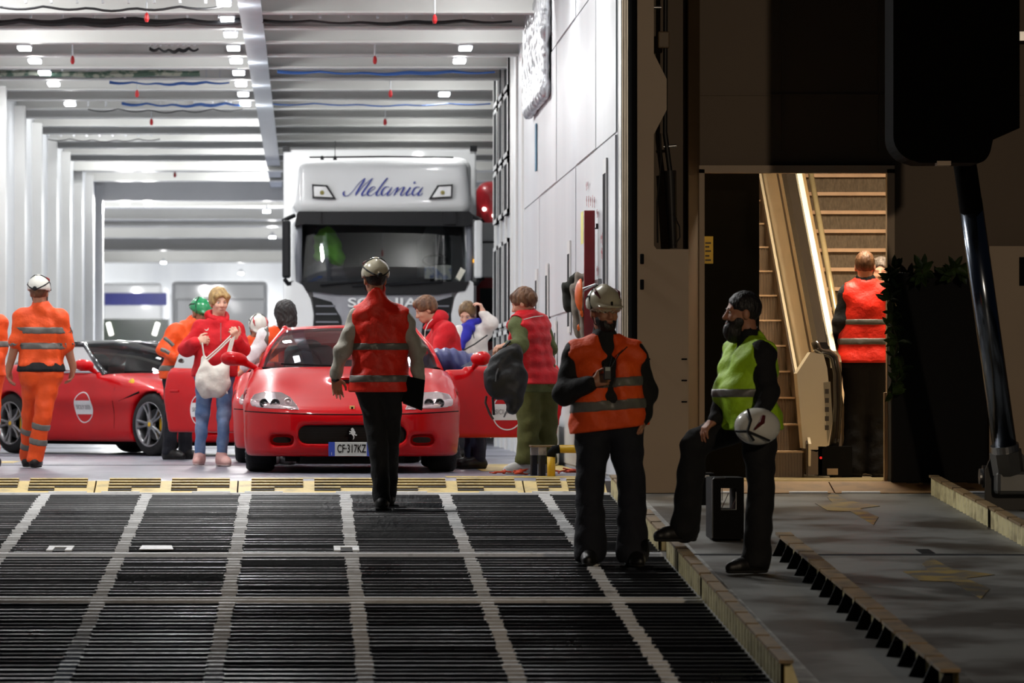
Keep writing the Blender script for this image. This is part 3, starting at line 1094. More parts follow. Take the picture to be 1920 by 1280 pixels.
def incl(x, y, h):
    return Vector((x, y, 0.12 + max(0.0, (y - y0e)) * r_h / r_d + h))


def rail_strip(name, m, sec, ya, yb, parent):
    """section of (x, height) swept up the incline"""
    mb = MB()
    n = len(sec)
    ra = [incl(x, ya, h) for x, h in sec]
    rb = [incl(x, yb, h) for x, h in sec]
    mb.add(ra + rb, [(i, (i + 1) % n, n + (i + 1) % n, n + i) for i in range(n)] + [tuple(range(n - 1, -1, -1)), tuple(range(n, 2 * n))])
    return mb.build(name, m, parent)


rail_strip('skirt', mat('skirt_brown', (70, 54, 36), 0.5), [(ex1, -0.1), (ex1 + 0.012, -0.1), (ex1 + 0.012, 0.16), (ex1, 0.16)], 39.0, 44.6, t)
rail_strip('skirt_trim', beige, [(ex1 + 0.012, -0.02), (ex1 + 0.03, -0.02), (ex1 + 0.035, 0.16), (ex1 + 0.012, 0.16)], 38.95, 44.6, t)
rail_strip('inner_panel', beige, [(ex1 + 0.035, 0.10), (ex1 + 0.05, 0.10), (ex1 + 0.105, 0.62), (ex1 + 0.09, 0.62)], 39.2, 44.6, t)
rail_strip('groove', mat('balustrade_groove', (66, 54, 38), 0.3), [(ex1 + 0.088, 0.60), (ex1 + 0.12, 0.60), (ex1 + 0.13, 0.68), (ex1 + 0.098, 0.68)], 39.25, 44.6, t)
rail_strip('upper_panel', beige, [(ex1 + 0.098, 0.68), (ex1 + 0.13, 0.66), (ex1 + 0.13, 0.86), (ex1 + 0.105, 0.86)], 39.25, 44.6, t)
rail_strip('handrail', mat('handrail_black', (40, 34, 28), 0.12, coat=0.6), [(ex1 + 0.10, 0.85), (ex1 + 0.20, 0.85), (ex1 + 0.215, 0.89), (ex1 + 0.19, 0.93), (ex1 + 0.12, 0.93), (ex1 + 0.085, 0.89)], 39.25, 44.6, t)
rail_strip('outer_deck', beige, [(ex1 + 0.225, 0.72), (ex1 + 0.27, 0.72), (ex1 + 0.27, 0.86), (ex1 + 0.225, 0.86)], 39.25, 44.6, t)
rail_strip('outer_cladding', mat('cladding_brown', (120, 96, 62), 0.4), [(ex1 + 0.27, -0.3), (ex1 + 0.32, -0.3), (ex1 + 0.32, 0.74), (ex1 + 0.27, 0.74)], 39.3, 44.6, t)
# newel end
mb = MB()
for (px, py) in ():
    pass
ne = [(1500, 868), (1520, 848), (1556, 836), (1561, 812), (1552, 700), (1545, 664), (1530, 660), (1520, 690)]
MB().prism([W(x, y, 230.5) for x, y in [(1506, 840), (1531, 847), (1555, 834), (1561, 790), (1551, 690), (1544, 664), (1520, 660), (1494, 700)]], (0, 0.25, 0)).build('newel_panel', beige, t)
MB().tube([W(x, y, 230.5, .1) for x, y in [(1528, 640), (1533, 655), (1540, 661), (1555, 662), (1564, 670), (1570, 700), (1571, 760), (1567, 820), (1562, 855)]], 0.035, 10).build('newel_handrail', MATS['handrail_black'], t, smooth=True)
MB().box(W(1515, 890, 230.5), W(1534, 842, 230.5, 0.3)).build('newel_base', mat('newel_base_m', (104, 84, 56), 0.4), t)
MB().box(W(1534, 892, 230.5), W(1590, 836, 230.5, 0.3)).build('control_box', black_m, t)
MB().box(W(1551, 890, 230.5, -.01), W(1571, 878, 230.5)).build('control_plate', hull_m, t)
MB().cyl(W(1539, 858, 230.5, -.012), W(1539, 858, 230.5), 0.011, n=12).build('stop_button', mat('stop_red', (220, 30, 30), 0.3, emit=0.6), t)
MB().prism([W(x, y, 230.5, -.005) for x, y in [(1544, 717), (1557, 715), (1561, 790), (1552, 832)]], (0, 0.004, 0)).build('safety_sign', mat('safety_sign_m', (150, 140, 116), 0.4), t)
for k in range(5):
    MB().box(W(1547, 738 + 17 * k, 230.5, -.008), W(1554, 729 + 17 * k, 230.5, -.004)).build('sign_mark', mat('sign_mark_m', (60, 50, 40), 0.5), t)

# carpeted staircase beside it
carpet = mat('grey_carpet', (104, 90, 72), 0.95, bump=0.6, bscale=90, var=0.25, scale=60, stretch=(1, 1, 0.3))
t = thing('staircase', 'carpeted staircase with pale nosings right of the escalator', 'staircase', (5.2, 40.6, 0))
for i in range(16):
    y = 40.6 + 0.29 * i
    z = 0.182 * i
    s_ = MB().box((4.56, y, z - 0.2 if i else 0), (6.35, y + 0.35, z + 0.165)).build('step', carpet, t)
    MB().box((4.56, y - 0.025, z + 0.150), (6.35, y + 0.29, z + 0.182)).build('nosing', mat('pale_nosing', (196, 160, 126), 0.5), s_)
rl = MB()
rl.tube([(4.60, 40.7, 0.75), (4.60, 45.2, 0.75 + 4.5 * 0.6276)], 0.026, 10)
rl.build('handrail', mat('brass_rail', (214, 190, 140), 0.25, metal=0.5), t, smooth=True)
MB().prism([(4.54, 40.5, 0.0), (4.54, 40.5, 0.55), (4.54, 45.2, 0.55 + 4.7 * .6276), (4.54, 45.2, 4.7 * .6276)], (0.02, 0, 0)).build('stringer', mat('stringer_m', (150, 122, 84), 0.4), t)

# ------------------------------------------------------------------ dark planter wall with leaves, hydraulic gear
t = thing('black_screen', 'tall matt black screen standing between the doorway and the hydraulic cylinder', 'screen', W(1755, 905, 237))
MB().box(W(1671, 906, 237.5), W(1843, 512, 237.5, 0.25), 0.02).build('panel', mat('matt_black', (9, 9, 9), 0.9), t)
for px in (1700, 1815):
    MB().box(W(px, 910, 237.5, -.02), W(px + 14, 902, 237.5, 0.3)).build('foot', black_m, t)
t = thing('door_post', 'short tan post at the right foot of the doorway', 'post', W(1665, 905, 236))
MB().box(W(1658, 905, 236), W(1669, 735, 236, 0.06), 0.006).build('post', hull_m, t)
MB().box(W(1656, 906, 236, -.02), W(1671, 901, 236, 0.08)).build('foot_plate', hull_m, t)

leaf_m = mat('dark_green_leaf', (38, 52, 24), 0.35, col2=(64, 84, 36), thr=(0.4, 0.7), scale=14, coat=0.2)


def leafy(name, label, spots, seed, n, size):
    r = random.Random(seed)
    base = W(spots[0][0], spots[0][1], 238.4)
    t = thing(name, label, 'plant', base)
    stems = MB()
    for k, (px, py) in enumerate(spots):
        p = W(px, py, 238.4, -0.02)
        q = W(spots[max(0, k - 1)][0], spots[max(0, k - 1)][1] + (0 if k else 14), 238.4, -0.02)
        stems.tube([q, p], 0.006, 5)
        for j in range(n):
            a = r.uniform(0, 2 * math.pi)
            d = Vector((math.cos(a), r.uniform(-0.7, 0.3), math.sin(a) + 0.25)).normalized()
            L = size * r.uniform(0.7, 1.25)
            w = L * 0.22
            sd = d.cross(Vector((r.uniform(-.3, .3), -1, r.uniform(-.3, .3)))).normalized()
            nn = sd.cross(d)
            pts = [p, p + d * L * .35 + sd * w + nn * .01, p + d * L * .75 + sd * w * .7, p + d * L - nn * .02, p + d * L * .75 - sd * w * .7, p + d * L * .35 - sd * w + nn * .01]
            mid = [p + d * L * .4 - nn * .012]
            mb = MB().add(pts + mid, [(0, 1, 6), (1, 2, 6), (2, 3, 6), (3, 4, 6), (4, 5, 6), (5, 0, 6)])
            mb.build('leaf', leaf_m, t)
    stems.build('stem', mat('plant_stem', (50, 44, 24), 0.7), t)
    return t


leafy('climbing_plant', 'dark leafy garland hanging down the left edge of the black screen', [(1672, 735), (1680, 715), (1690, 690), (1676, 668), (1684, 640), (1674, 612), (1672, 585), (1668, 562), (1675, 540), (1668, 520), (1678, 505)], 3, 9, 0.10)
leafy('potted_plant', 'dark spiky plant on top of the black screen', [(1730, 512), (1728, 505)], 5, 9, 0.11)
leafy('potted_plant', 'bushy dark plant on the black screen next to the cylinder', [(1785, 512), (1790, 503), (1798, 506)], 8, 8, 0.12)

# hanging housing and hydraulic cylinder
s = 262
blackp = mat('black_gear_paint', (6, 6, 6), 0.9, spec=.08, var=0.2)
t = thing('cylinder_housing', 'huge black housing with rounded lower corners hanging at the upper right', 'housing', W(1790, 300, s))
pr = [(1675, -420), (1675, 255)]
for k in range(1, 8):
    a = math.pi / 2 * k / 8
    pr.append((1675 + 50 * (1 - math.cos(a)), 255 + 48 * math.sin(a)))
pr += [(1725, 305), (1835, 305)]
for k in range(1, 8):
    a = math.pi / 2 * k / 8
    pr.append((1835 + 25 * math.sin(a), 305 - 40 * (1 - math.cos(a))))
pr += [(1862, 262), (1912, 240), (1912, -420)]
MB().prism([W(x, y, s) for x, y in pr], (0, 0.5, 0)).build('shell', blackp, t)
MB().box(W(1757, 310, s, -.02), W(1779, 303, s, .1)).build('lamp_bracket', hull_m, t)
t = thing('hydraulic_cylinder', 'large slanted hydraulic cylinder with polished rod and clevis at the right', 'cylinder', W(1890, 950, 252))
a, b, c = W(1802, 262, 256), W(1834, 480, 254), W(1884, 838, 252)
MB().cyl(W(1790, 180, 257), W(1822, 395, 255), 0.085, n=28).build('barrel', blackp, t, smooth=True)
chrome = mat('polished_rod', (120, 126, 136), 0.18, metal=1.0, var=0.08)
MB().cyl(W(1819, 375, 255), c, 0.088, 0.09, n=32).build('rod', chrome, t, smooth=True)
dirv = (c - b).normalized()
MB().cyl(c - dirv * 0.02, c + dirv * 0.03, 0.105, n=28).build('collar', steel_m, t)
e1 = c + dirv * 0.03
MB().cyl(e1, e1 + dirv * 0.17, 0.12, 0.115, n=8).build('hex_nut', mat('grey_gear', (96, 96, 94), 0.4, metal=0.5), t)
e2 = e1 + dirv * 0.17
MB().box(e2 - Vector((0.10, 0.09, 0.16)), e2 + Vector((0.22, 0.09, 0.02)), 0.03).build('rod_eye', MATS['grey_gear'], t)
cl = W(1890, 960, 250)
for dy in (-0.16, 0.11):
    MB().prism([W(1848, 956, 250, dy), W(1848, 880, 250, dy), W(1862, 848, 250, dy), W(1915, 848, 250, dy), W(1960, 900, 250, dy), W(1960, 960, 250, dy)], (0, 0.05, 0)).build('clevis_plate', gear_m, t)
MB().cyl(W(1842, 893, 250), W(1856, 893, 250), 0.085, n=20).build('pin_head', gear_m, t)
MB().cyl(W(1836, 893, 250), W(1843, 893, 250), 0.06, n=20).build('pin_cap', steel_m, t)
# right hull panels
MB().box(W(1855, 865, 236.5), W(1990, 462, 236.5, 0.1)).build('hull_panel', hull_m, hull)
MB().box(W(1912, 535, 236.5, -.02), W(1935, 482, 236.5)).build('panel_slot', black_m, hull)
MB().box(W(1904, 76, 236.5, -.05), W(1935, 60, 236.5)).build('panel_bracket', steel_m, hull)

# ------------------------------------------------------------------ gear by the inner right wall
t = thing('red_standpipe', 'tall dark red square post in front of the white wall', 'post', W(1105, 890, 224))
MB().box(W(1095.5, 892, 224), W(1114.5, 395, 224, 0.08), 0.004).build('post', mat('dark_red_paint', (122, 22, 30), 0.35, coat=0.2), t)
MB().box(W(1090, 892, 224, -.05), W(1117, 888, 224, .12)).build('base_plate', black_m, t)
hk = MB().tube([W(1114, 428, 224), W(1122, 428, 224, .1)], 0.006, 6)
hk.build('hook_bar', steel_m, t)
MB().cyl(W(1120, 428, 224, .05), W(1120, 419, 224, .05), 0.012, n=10).build('wing_nut', steel_m, t)

cloth_g = mat('grey_work_cloth', (136, 126, 114), 0.9, bump=0.3, bscale=25, var=0.2)
cloth_d = mat('dark_green_cloth', (50, 50, 44), 0.9, bump=0.3, bscale=25, var=0.2)
orange_m = mat('orange_plastic', (226, 98, 22), 0.35)


def drape(name, label, pts, r0, m, seed, dep=0.05):
    """hanging cloth: a folded sheet of soft tubes merged into one surface"""
    s = 222
    P_ = [W(x, y, s, d) for x, y, d in pts]
    lo = [min(p[i] for p in P_) - 0.12 for i in range(3)]
    hi = [max(p[i] for p in P_) + 0.12 for i in range(3)]
    f = Field(lo, hi, 0.012)
    for a, b in zip(P_[:-1], P_[1:]):
        f.cap(a, b, r0 * 1.1, r0, 0.03)
        f.cap(a + Vector((r0 * 1.2, 0.05, 0)), b + Vector((r0 * 1.0, 0.05, 0)), r0, r0 * .9, 0.03)
    P = f.P()
    f.f += (0.009 * np.sin(P[0] * 90 + P[2] * 14 + seed) + 0.006 * np.sin(P[2] * 40 + P[0] * 30)).astype(np.float32)
    return f.build(name, m, None, label=label, cat='clothing')


drape('work_jacket', 'dark green work jacket hanging leftmost on the wall hooks', [(1078, 520, .1), (1062, 540, .1), (1064, 575, .1), (1070, 580, .1)], 0.035, cloth_d, 1)
drape('work_jacket', 'grey work jacket hanging on the wall beside the red post', [(1086, 522, -.05), (1081, 545, -.05), (1082, 585, -.05), (1084, 625, -.05)], 0.045, cloth_g, 2)
drape('work_overall', 'long grey overalls hanging against the red post', [(1094, 535, -.3), (1092, 575, -.3), (1093, 640, -.3), (1092, 690, -.3)], 0.03, cloth_g, 5)
drape('orange_strap', 'orange webbing strap dangling beside the hanging jackets', [(1077, 545, -.45), (1084, 565, -.45), (1088, 590, -.45), (1086, 618, -.45)], 0.007, orange_m, 4)
hc = W(1091, 553, 222, -.62)
hf = Field([hc[i] - 0.2 for i in range(3)], [hc[i] + 0.2 for i in range(3)], 0.012)
hf.ell(hc, (0.06, 0.13, 0.14)).plane((hc.x, hc.y, hc.z), (1, 0, 0))
hf.build('safety_helmet', orange_m, None, label='orange safety helmet hanging on its side by the red post', cat='helmet')

t = thing('coat_rail', 'grey steel coat rail with pegs carrying the hanging work clothes', 'coat rail', (XR - 0.03, 40.2, 1.6))
MB().box((XR - 0.05, 39.7, 1.58), (XR - 0.022, 40.95, 1.64), .004).build('rail', steel_m, t)
for (px, py, d_) in ((1079, 522, .1), (1087, 524, -.05), (1095, 538, -.3), (1079, 546, -.45), (1090, 548, -.62)):
    p_ = W(px, py, 222, d_)
    MB().tube([(XR - 0.03, p_.y, 1.61), (p_.x, p_.y, p_.z), (p_.x - .03, p_.y, p_.z + .02)], .007, 6).build('peg', steel_m, t)

# yellow and black tubular barrier
t = thing('bump_barrier', 'low yellow and black tubular barrier with square posts on the deck edge', 'barrier', W(1040, 895, 226))
s = 226
tub = [W(1034, 897, s), W(1034, 852, s), W(1036, 845, s), W(1041, 841, s), W(1048, 840, s)]
MB().tube([W(1033.5, 900, s), W(1033.5, 855, s)], 0.034, 14).build('yellow_upright', yellow_s, t, smooth=True)
MB().tube([W(1033.5, 856, s), W(1034.5, 848, s), W(1038.5, 843, s), W(1049, 841.5, s)], 0.036, 14).build('black_elbow', black_m, t, smooth=True)
MB().tube([W(1049, 841.5, s), W(1150, 841.5, s)], 0.034, 14).build('yellow_rail', yellow_s, t, smooth=True)
MB().tube([W(1143, 900, s), W(1143, 842, s)], 0.034, 14).build('yellow_upright', yellow_s, t, smooth=True)
whitep = mat('chipped_white', (176, 170, 172), 0.5, col2=(110, 106, 110), thr=(0.5, 0.7), scale=12)
for px, dy in ((995, .5), (1010, .25)):
    MB().box(W(px, 893, s, dy), W(px + 12, 853, s, dy + .08)).build('square_post', mat('dark_slate', (30, 34, 44), 0.4), t)
    MB().box(W(px, 853, s, dy), W(px + 14, 835, s, dy + .08)).build('post_top', whitep, t)
MB().box(W(996, 838, s, .2), W(1040, 834, s, .6)).build('top_plate', kerb_top, t)

# orange things on the deck
for (label, px, py, sc, seed) in (('crumpled orange lashing net on the deck under the open car door', 958, 861, 222, 3), ('small heap of orange rope on the deck behind the barrier', 1062, 888, 218, 9)):
    c = W(px, py, sc)
    c.z = 0.02
    f = Field((c.x - .25, c.y - .25, -0.02), (c.x + .25, c.y + .25, 0.2), 0.010)
    r = random.Random(seed)
    for k in range(16):
        a = Vector((c.x + r.uniform(-.13, .13), c.y + r.uniform(-.1, .1), r.uniform(0.01, 0.035)))
        b = a + Vector((r.uniform(-.09, .09), r.uniform(-.07, .07), r.uniform(-0.01, 0.02)))
        f.cap(a, b, 0.010, 0.009, 0.006)
    f.build('orange_rope' if seed == 9 else 'lashing_net', mat('orange_rope_m', (196, 70, 36), 0.8, var=0.2), None, label=label, cat='rope' if seed == 9 else 'net')
# grey lashing gear box far back on the right
MB().box((XR - 0.35, 45.6, 0), (XR - 0.06, 47.6, 0.45), 0.03).build('deck_locker', mat('pale_locker', (196, 196, 194), 0.4), None, label='pale low locker along the foot of the right wall', cat='locker')

# ------------------------------------------------------------------ cars
helm_w = mat("white_helmet", (226, 224, 214), 0.25, coat=0.5, var=0.05)
paint = mat('red_car_paint', (196, 6, 16), 0.35, var=0.04, coat=0.5, scale=3, spec=0.12)
tyre_m = mat('tyre_rubber', (22, 22, 23), 0.75, var=0.2, bump=0.3, bscale=40)
rim_m = mat('silver_rim', (150, 150, 152), 0.28, metal=0.85)
disc_m = mat('brake_disc', (70, 70, 72), 0.4, metal=0.8)
cal_m = mat('yellow_caliper', (226, 178, 20), 0.4)
cabin_m = mat('dark_cabin', (30, 30, 33), 0.6, var=0.15)
seat_m = mat('grey_leather', (64, 64, 68), 0.5, var=0.1)
glass_c = glass_mat('car_glass', (190, 206, 208), 0.14)
lens_m = mat('lamp_lens', (200, 176, 178), 0.10, metal=0.55, coat=1.0, var=0.15, scale=14)
lamp_d = mat('lamp_ring_dark', (52, 50, 52), 0.2, metal=0.6)
chrome_m = mat('chrome', (200, 202, 206), 0.12, metal=1.0)


def smax(a, b, k):
    h = np.clip(0.5 - 0.5 * (a - b) / k, 0, 1)
    return a * (1 - h) + b * h + k * h * (1 - h)


def poly_sd(px, pz, poly):
    """signed distance to a polygon in a plane (negative inside)"""
    d = None
    ins = None
    n = len(poly)
    for i in range(n):
        x0, z0 = poly[i]
        x1, z1 = poly[(i + 1) % n]
        ex, ez = x1 - x0, z1 - z0
        wx, wz = px - x0, pz - z0
        t = np.clip((wx * ex + wz * ez) / (ex * ex + ez * ez + 1e-12), 0, 1)
        dd = (wx - ex * t) ** 2 + (wz - ez * t) ** 2
        d = dd if d is None else np.minimum(d, dd)
        c = ((z0 <= pz) != (z1 <= pz)) & (px < (ex * (pz - z0) / (ez if abs(ez) > 1e-9 else 1e-9) + x0))
        ins = c if ins is None else ins ^ c
    d = np.sqrt(d)
    return np.where(ins, -d, d)


class CarShape:
    def __init__(s, P):
        s.p = P

    def __call__(s, X, Y, Z):
        P = s.p
        a = np.abs(X)
        yf = P['nose'] * (a / P['hw']) ** 4 + 0.07 * a ** 2 + 0.35 * np.maximum(0.32 - Z, 0) + P.get('rake', 0.0) * np.maximum(Z - 0.45, 0)
        d = (yf - Y) * 0.85
        top = np.interp(Y, *P['top']) + P['fender'] * np.exp(-((a - 0.70) / 0.17) ** 2) * np.exp(-((Y - P['wf']) / 0.55) ** 2)
        top = top + P.get('haunch', 0.03) * np.exp(-((a - 0.74) / 0.17) ** 2) * np.exp(-((Y - P['wr']) / 0.6) ** 2)
        top = top + 0.018 * np.exp(-(a / 0.22) ** 2) * np.exp(-((Y - 1.1) / 0.6) ** 2) - 0.05 * (a / P['hw']) ** 4 * (Y < 2.0)
        d = smax(d, (Z - top) * 0.95, P['k'])
        w = np.interp(Y, *P['plan']) - 0.55 * np.maximum(Z - 0.58, 0) ** 2 - 0.9 * np.maximum(0.34 - Z, 0) ** 2
        w = w + P.get('waist', 0.0) * np.exp(-((Z - 0.62) / 0.08) ** 2) - P.get('waist', 0.0) * np.exp(-((Z - 0.42) / 0.12) ** 2) * np.exp(-((Y - 2.2) / 0.7) ** 2)
        d = smax(d, (a - w) * 0.97, P['k'])
        yr = P['len'] - 0.28 * (a / P['hw']) ** 4 - 0.3 * np.maximum(0.42 - Z, 0)
        d = smax(d, (Y - yr) * 0.9, P['k'])
        d = smax(d, P['floor'] + 0.0 * X - Z, 0.03)
        return d

    def y_at(s, x, z):
        ys_ = np.linspace(-0.3, 2.5, 1400)
        d = s(np.full_like(ys_, x), ys_, np.full_like(ys_, z))
        i = np.argmax(d < 0)
        return float(ys_[i])

    def z_at(s, x, y):
        zs = np.linspace(1.3, 0.2, 1100)
        d = s(np.full_like(zs, x), np.full_like(zs, y), zs)
        return float(zs[np.argmax(d < 0)])

    def x_at(s, y, z, sg=1):
        xs_ = np.linspace(1.2, 0.3, 900)
        d = s(xs_, np.full_like(xs_, y), np.full_like(xs_, z))
        return sg * float(xs_[np.argmax(d < 0)])


def fill(f, fn):
    X, Y, Z = np.broadcast_arrays(*f.P())
    f.f = fn(X, Y, Z).astype(np.float32)
    return f


def wheel(parent, c, sg, r=0.335, w=0.25, spokes=5):
    """tyre, rim with forked spokes, disc and caliper; sg points outwards along local x"""
    t = MB()
    pr = [(-w / 2, r * .70), (-w / 2, r * .90), (-w / 2 + .03, r * .985), (-w * .2, r), (w * .2, r), (w / 2 - .03, r * .985), (w / 2, r * .90), (w / 2, r * .70)]
    t.lathe(pr, c, (sg, 0, 0), 40)
    ty = t.build('tyre', tyre_m, parent, True)
    rm = MB()
    rm.lathe([(-w / 2, r * .71), (-w * .4, r * .66), (w * .3, r * .64), (w * .47, r * .70), (w / 2 + .004, r * .72), (w / 2 + .004, r * .69), (w * .40, r * .64), (w * .3, r * .62)], c, (sg, 0, 0), 40)
    ro = rm.build('rim', rim_m, parent, True)
    c = Vector(c)
    for k in range(spokes):
        a0 = 2 * math.pi * k / spokes + 0.3
        for da in (-0.17, 0.17):
            p0 = c + Vector((sg * w * .42, math.sin(a0 + da * .7) * r * .16, math.cos(a0 + da * .7) * r * .16))
            p1 = c + Vector((sg * w * .47, math.sin(a0 + da) * r * .67, math.cos(a0 + da) * r * .67))
            MB().tube([p0, (p0 + p1) / 2 + Vector((-sg * .01, 0, 0)), p1], [.022, .016, .018], 6).build('spoke', rim_m, ro)
    MB().lathe([(w * .36, r * .2), (w * .47, r * .17), (w * .5, r * .1), (w * .5, 0)], c, (sg, 0, 0), 20).build('hub', rim_m, ro)
    MB().lathe([(w * .5, r * .075), (w * .52, r * .06), (w * .52, 0)], c, (sg, 0, 0), 16).build('hub_cap', cal_m, ro)
    MB().lathe([(0.02, r * .5), (0.035, r * .5), (0.035, r * .15)], c, (sg, 0, 0), 28).build('brake_disc', disc_m, parent)
    MB().box(c + Vector((-.0 if sg > 0 else -.07, -r * .55, -r * .2)), c + Vector((.07 if sg > 0 else 0, -r * .3, r * .2)), .01).build('brake_caliper', cal_m, parent)
    MB().lathe([(-.12, r * .9), (-.12, 0)], c, (sg, 0, 0), 20).build('wheel_well_liner', rubber_m, parent)


def lerp(a, b, t):
    return Vector(a) * (1 - t) + Vector(b) * t


def sheet(bot, topp, bulge, n=10, m=10):
    """curved pane between two 3-point edges (left, middle, right), bulged outwards"""
    rows_ = []
    for j in range(m + 1):
        v = j / m
        row = []
        for i in range(n + 1):
            u = i / n
            q = [lerp(bot[k], topp[k], v) for k in range(3)]
            p = q[0] * ((1 - u) * (1 - 2 * u)) + q[1] * (4 * u * (1 - u)) + q[2] * (u * (2 * u - 1))
            row.append(p + Vector(bulge) * math.sin(math.pi * v) * 1.0)
        rows_.append(row)
    return MB().grid(rows_)


def roundel(parent, c, nrm, up, r=0.165, wrap=None):
    """round club sticker: white ring, white band with lettering"""
    nrm, up = Vector(nrm).normalized(), Vector(up).normalized()
    sd = up.cross(nrm)
    c = Vector(c)
    wm_ = mat('sticker_white', (226, 226, 228), 0.4)
    n = 40
    mb = MB()
    ring = []
    for k in range(n):
        a = 2 * math.pi * k / n
        dv = sd * math.cos(a) + up * math.sin(a)
        ring.append((c + dv * r + nrm * .003, c + dv * (r * .93) + nrm * .003))
    v = [p for q in ring for p in q]
    f = [(2 * k, 2 * ((k + 1) % n), 2 * ((k + 1) % n) + 1, 2 * k + 1) for k in range(n)]
    mb.add(v, f)
    o = mb.build('sticker_ring', wm_, parent)
    pts = []
    for sg in (1, -1):
        for k in range(7):
            z = r * .44 * (1 - 2 * k / 6) * sg
            x = math.sqrt(max((r * .95) ** 2 - z * z, 0)) * sg
            pts.append(c + sd * x + up * z + nrm * .0035)
    rows_ = []
    for k in range(9):
        z = r * .44 * (1 - 2 * k / 8)
        x = math.sqrt(max((r * .95) ** 2 - z * z, 0))
        rows_.append([c + sd * (x * (2 * q / 12 - 1)) + up * z + nrm * .0035 for q in range(13)])
    bd = MB().grid(rows_).build('sticker_band', wm_, parent)
    R_ = Matrix((sd, up, nrm)).transposed().to_4x4()
    tx = text_obj('SICILY 2025', r * .38, mat('sticker_ink', (120, 118, 120), .5), parent, c + nrm * .006, R_, 'sticker_lettering', .0005, sx=.82)
    if wrap:
        for ob, e in ((o, .004), (bd, .004), (tx, .006)):
            for vv in ob.data.vertices:
                vv.co.x = wrap(vv.co.y, vv.co.z, e)


def cabin(root, P, paintm, roofm, glass):
    """windscreen, roof, pillars, rear and side glass"""
    wb, wt, rt, rb = P['wb'], P['wt'], P['rt'], P['rb']        # (half width, y, z) of four stations
    zc = 0.03

    def tri(st, yc, zc_):
        return [Vector((-st[0], st[1], st[2])), Vector((0, st[1] + yc, st[2] + zc_)), Vector((st[0], st[1], st[2]))]
    ws = sheet(tri(wb, -.26, .0), tri(wt, -.12, .025), (0, -.02, .03), 14, 10).build('windscreen', glass, root, True)
    MB().tube([p for p in tri((wb[0], wb[1], wb[2]), -.26, .0)], .012, 6).build('windscreen_seal', rubber_m, root)
    rf = sheet(tri(wt, -.12, .025), tri(rt, .10, .025), (0, 0, .03), 14, 10).build('roof', roofm, root, True)
    solid(rf, .03)
    sheet(tri(rt, .10, .025), tri(rb, .1, .02), (0, .02, .03), 12, 8).build('rear_window', glass, root, True)
    for sg in (-1, 1):
        A0, A1 = Vector((sg * wb[0], wb[1], wb[2] - .02)), Vector((sg * wt[0], wt[1], wt[2]))
        C1, C0 = Vector((sg * rt[0], rt[1], rt[2])), Vector((sg * rb[0], rb[1], rb[2]))
        MB().tube([A0, lerp(A0, A1, .5) + Vector((sg * .025, 0, .02)), A1], [.034, .028, .026], 10).build('windscreen_pillar', paintm if not P.get('dark') else roofm, root, True)
        MB().tube([A1, lerp(A1, C1, .5) + Vector((sg * .012, 0, .022)), C1], [.026, .03, .03], 10).build('roof_rail', roofm, root, True)
        MB().tube([C1, lerp(C1, C0, .5) + Vector((sg * .03, 0, .025)), C0], [.03, .05, .06], 10).build('rear_pillar', roofm, root, True)
        bl = P['belt']
        B0 = Vector((sg * bl[0], wb[1] + .05, bl[1]))
        B1 = Vector((sg * bl[0], rt[1] + .35, bl[1] + .03))
        q = lerp(C1, C0, .5)
        if not P.get('open'):
            MB().grid([[B0, lerp(B0, B1, .5) + Vector((sg * .02, 0, 0)), B1], [lerp(A0, A1, .55), lerp(lerp(A0, A1, .8), q, .5), lerp(q, B1, .3)], [A1, lerp(A1, C1, .5), C1]]).build('side_window', glass, root, True)
        else:
            MB().grid([[Vector((sg * bl[0], 3.05, bl[1])), Vector((sg * (bl[0] - .02), 3.6, bl[1] + .02))], [Vector((sg * rt[0], 3.05, rt[2] - .0)), q]]).build('quarter_window', glass, root, True)


def seat(root, x, y):
    f = Field((x - .34, y - .35, .3), (x + .34, y + .45, 1.28), .02)
    f.box((x, y + .12, .78), (.23, .09, .36), Matrix.Rotation(.22, 3, 'X'), .08, .04)
    f.ell((x, y + .2, 1.10), (.13, .07, .09), None, .05)
    f.box((x, y - .12, .46), (.24, .26, .09), None, .07, .04)
    f.build('seat', seat_m, root)


def mirror(parent, c, sg, m):
    """door mirror: rounded red shell on an arm that runs down to the door"""
    c = Vector(c)
    f = Field([c[i] - .24 for i in range(3)], [c[i] + .24 for i in range(3)], .010)
    f.ell(c, (.115, .07, .062), None, .03)
    f.ell(c + Vector((sg * .045, .01, .008)), (.075, .06, .055), None, .03)
    f.cap(c + Vector((-sg * .07, .02, -.02)), c + Vector((-sg * .20, .06, -.085)), .036, .026, .03)
    f.plane(c + Vector((0, .05, 0)), (0, 1, 0))
    o = f.build('door_mirror', m, parent)
    MB().lathe([(0, .05), (.004, .048), (.004, 0)], c + Vector((sg * .02, .05, 0)), (0, 1, 0), 20).build('mirror_glass', chrome_m, o)


# ---- the front coupe
PA = dict(len=4.55, hw=.955, nose=.52, k=.075, floor=.14, fender=.035, haunch=.03, wf=.98, wr=3.48,
          top=([-.2, 0, .12, .4, .9, 1.4, 1.75, 2.2, 3.0, 3.7, 4.2, 4.55], [.50, .53, .575, .645, .755, .865, .925, .94, .95, .96, .95, .90]),
          plan=([-.2, .3, .9, 1.6, 2.3, 3.0, 3.6, 4.2, 4.6], [.90, .93, .965, .945, .93, .945, .97, .945, .88]))
shapeA = CarShape(PA)
root = thing('sports_car', 'red sports coupe facing the camera with both doors open', 'car', (0.392, 41.28, 0), local=True)
full = fill(Field((-1.04, -.06, .10), (1.04, 4.66, 1.08), .022), shapeA)
bodyf = full.copy()


def arches(f, P, r=.362):
    for yw in (P['wf'], P['wr']):
        for sg in (-1, 1):
            f.cap((sg * .62, yw, .335), (sg * 1.2, yw, .335), r, r, .01, 's')


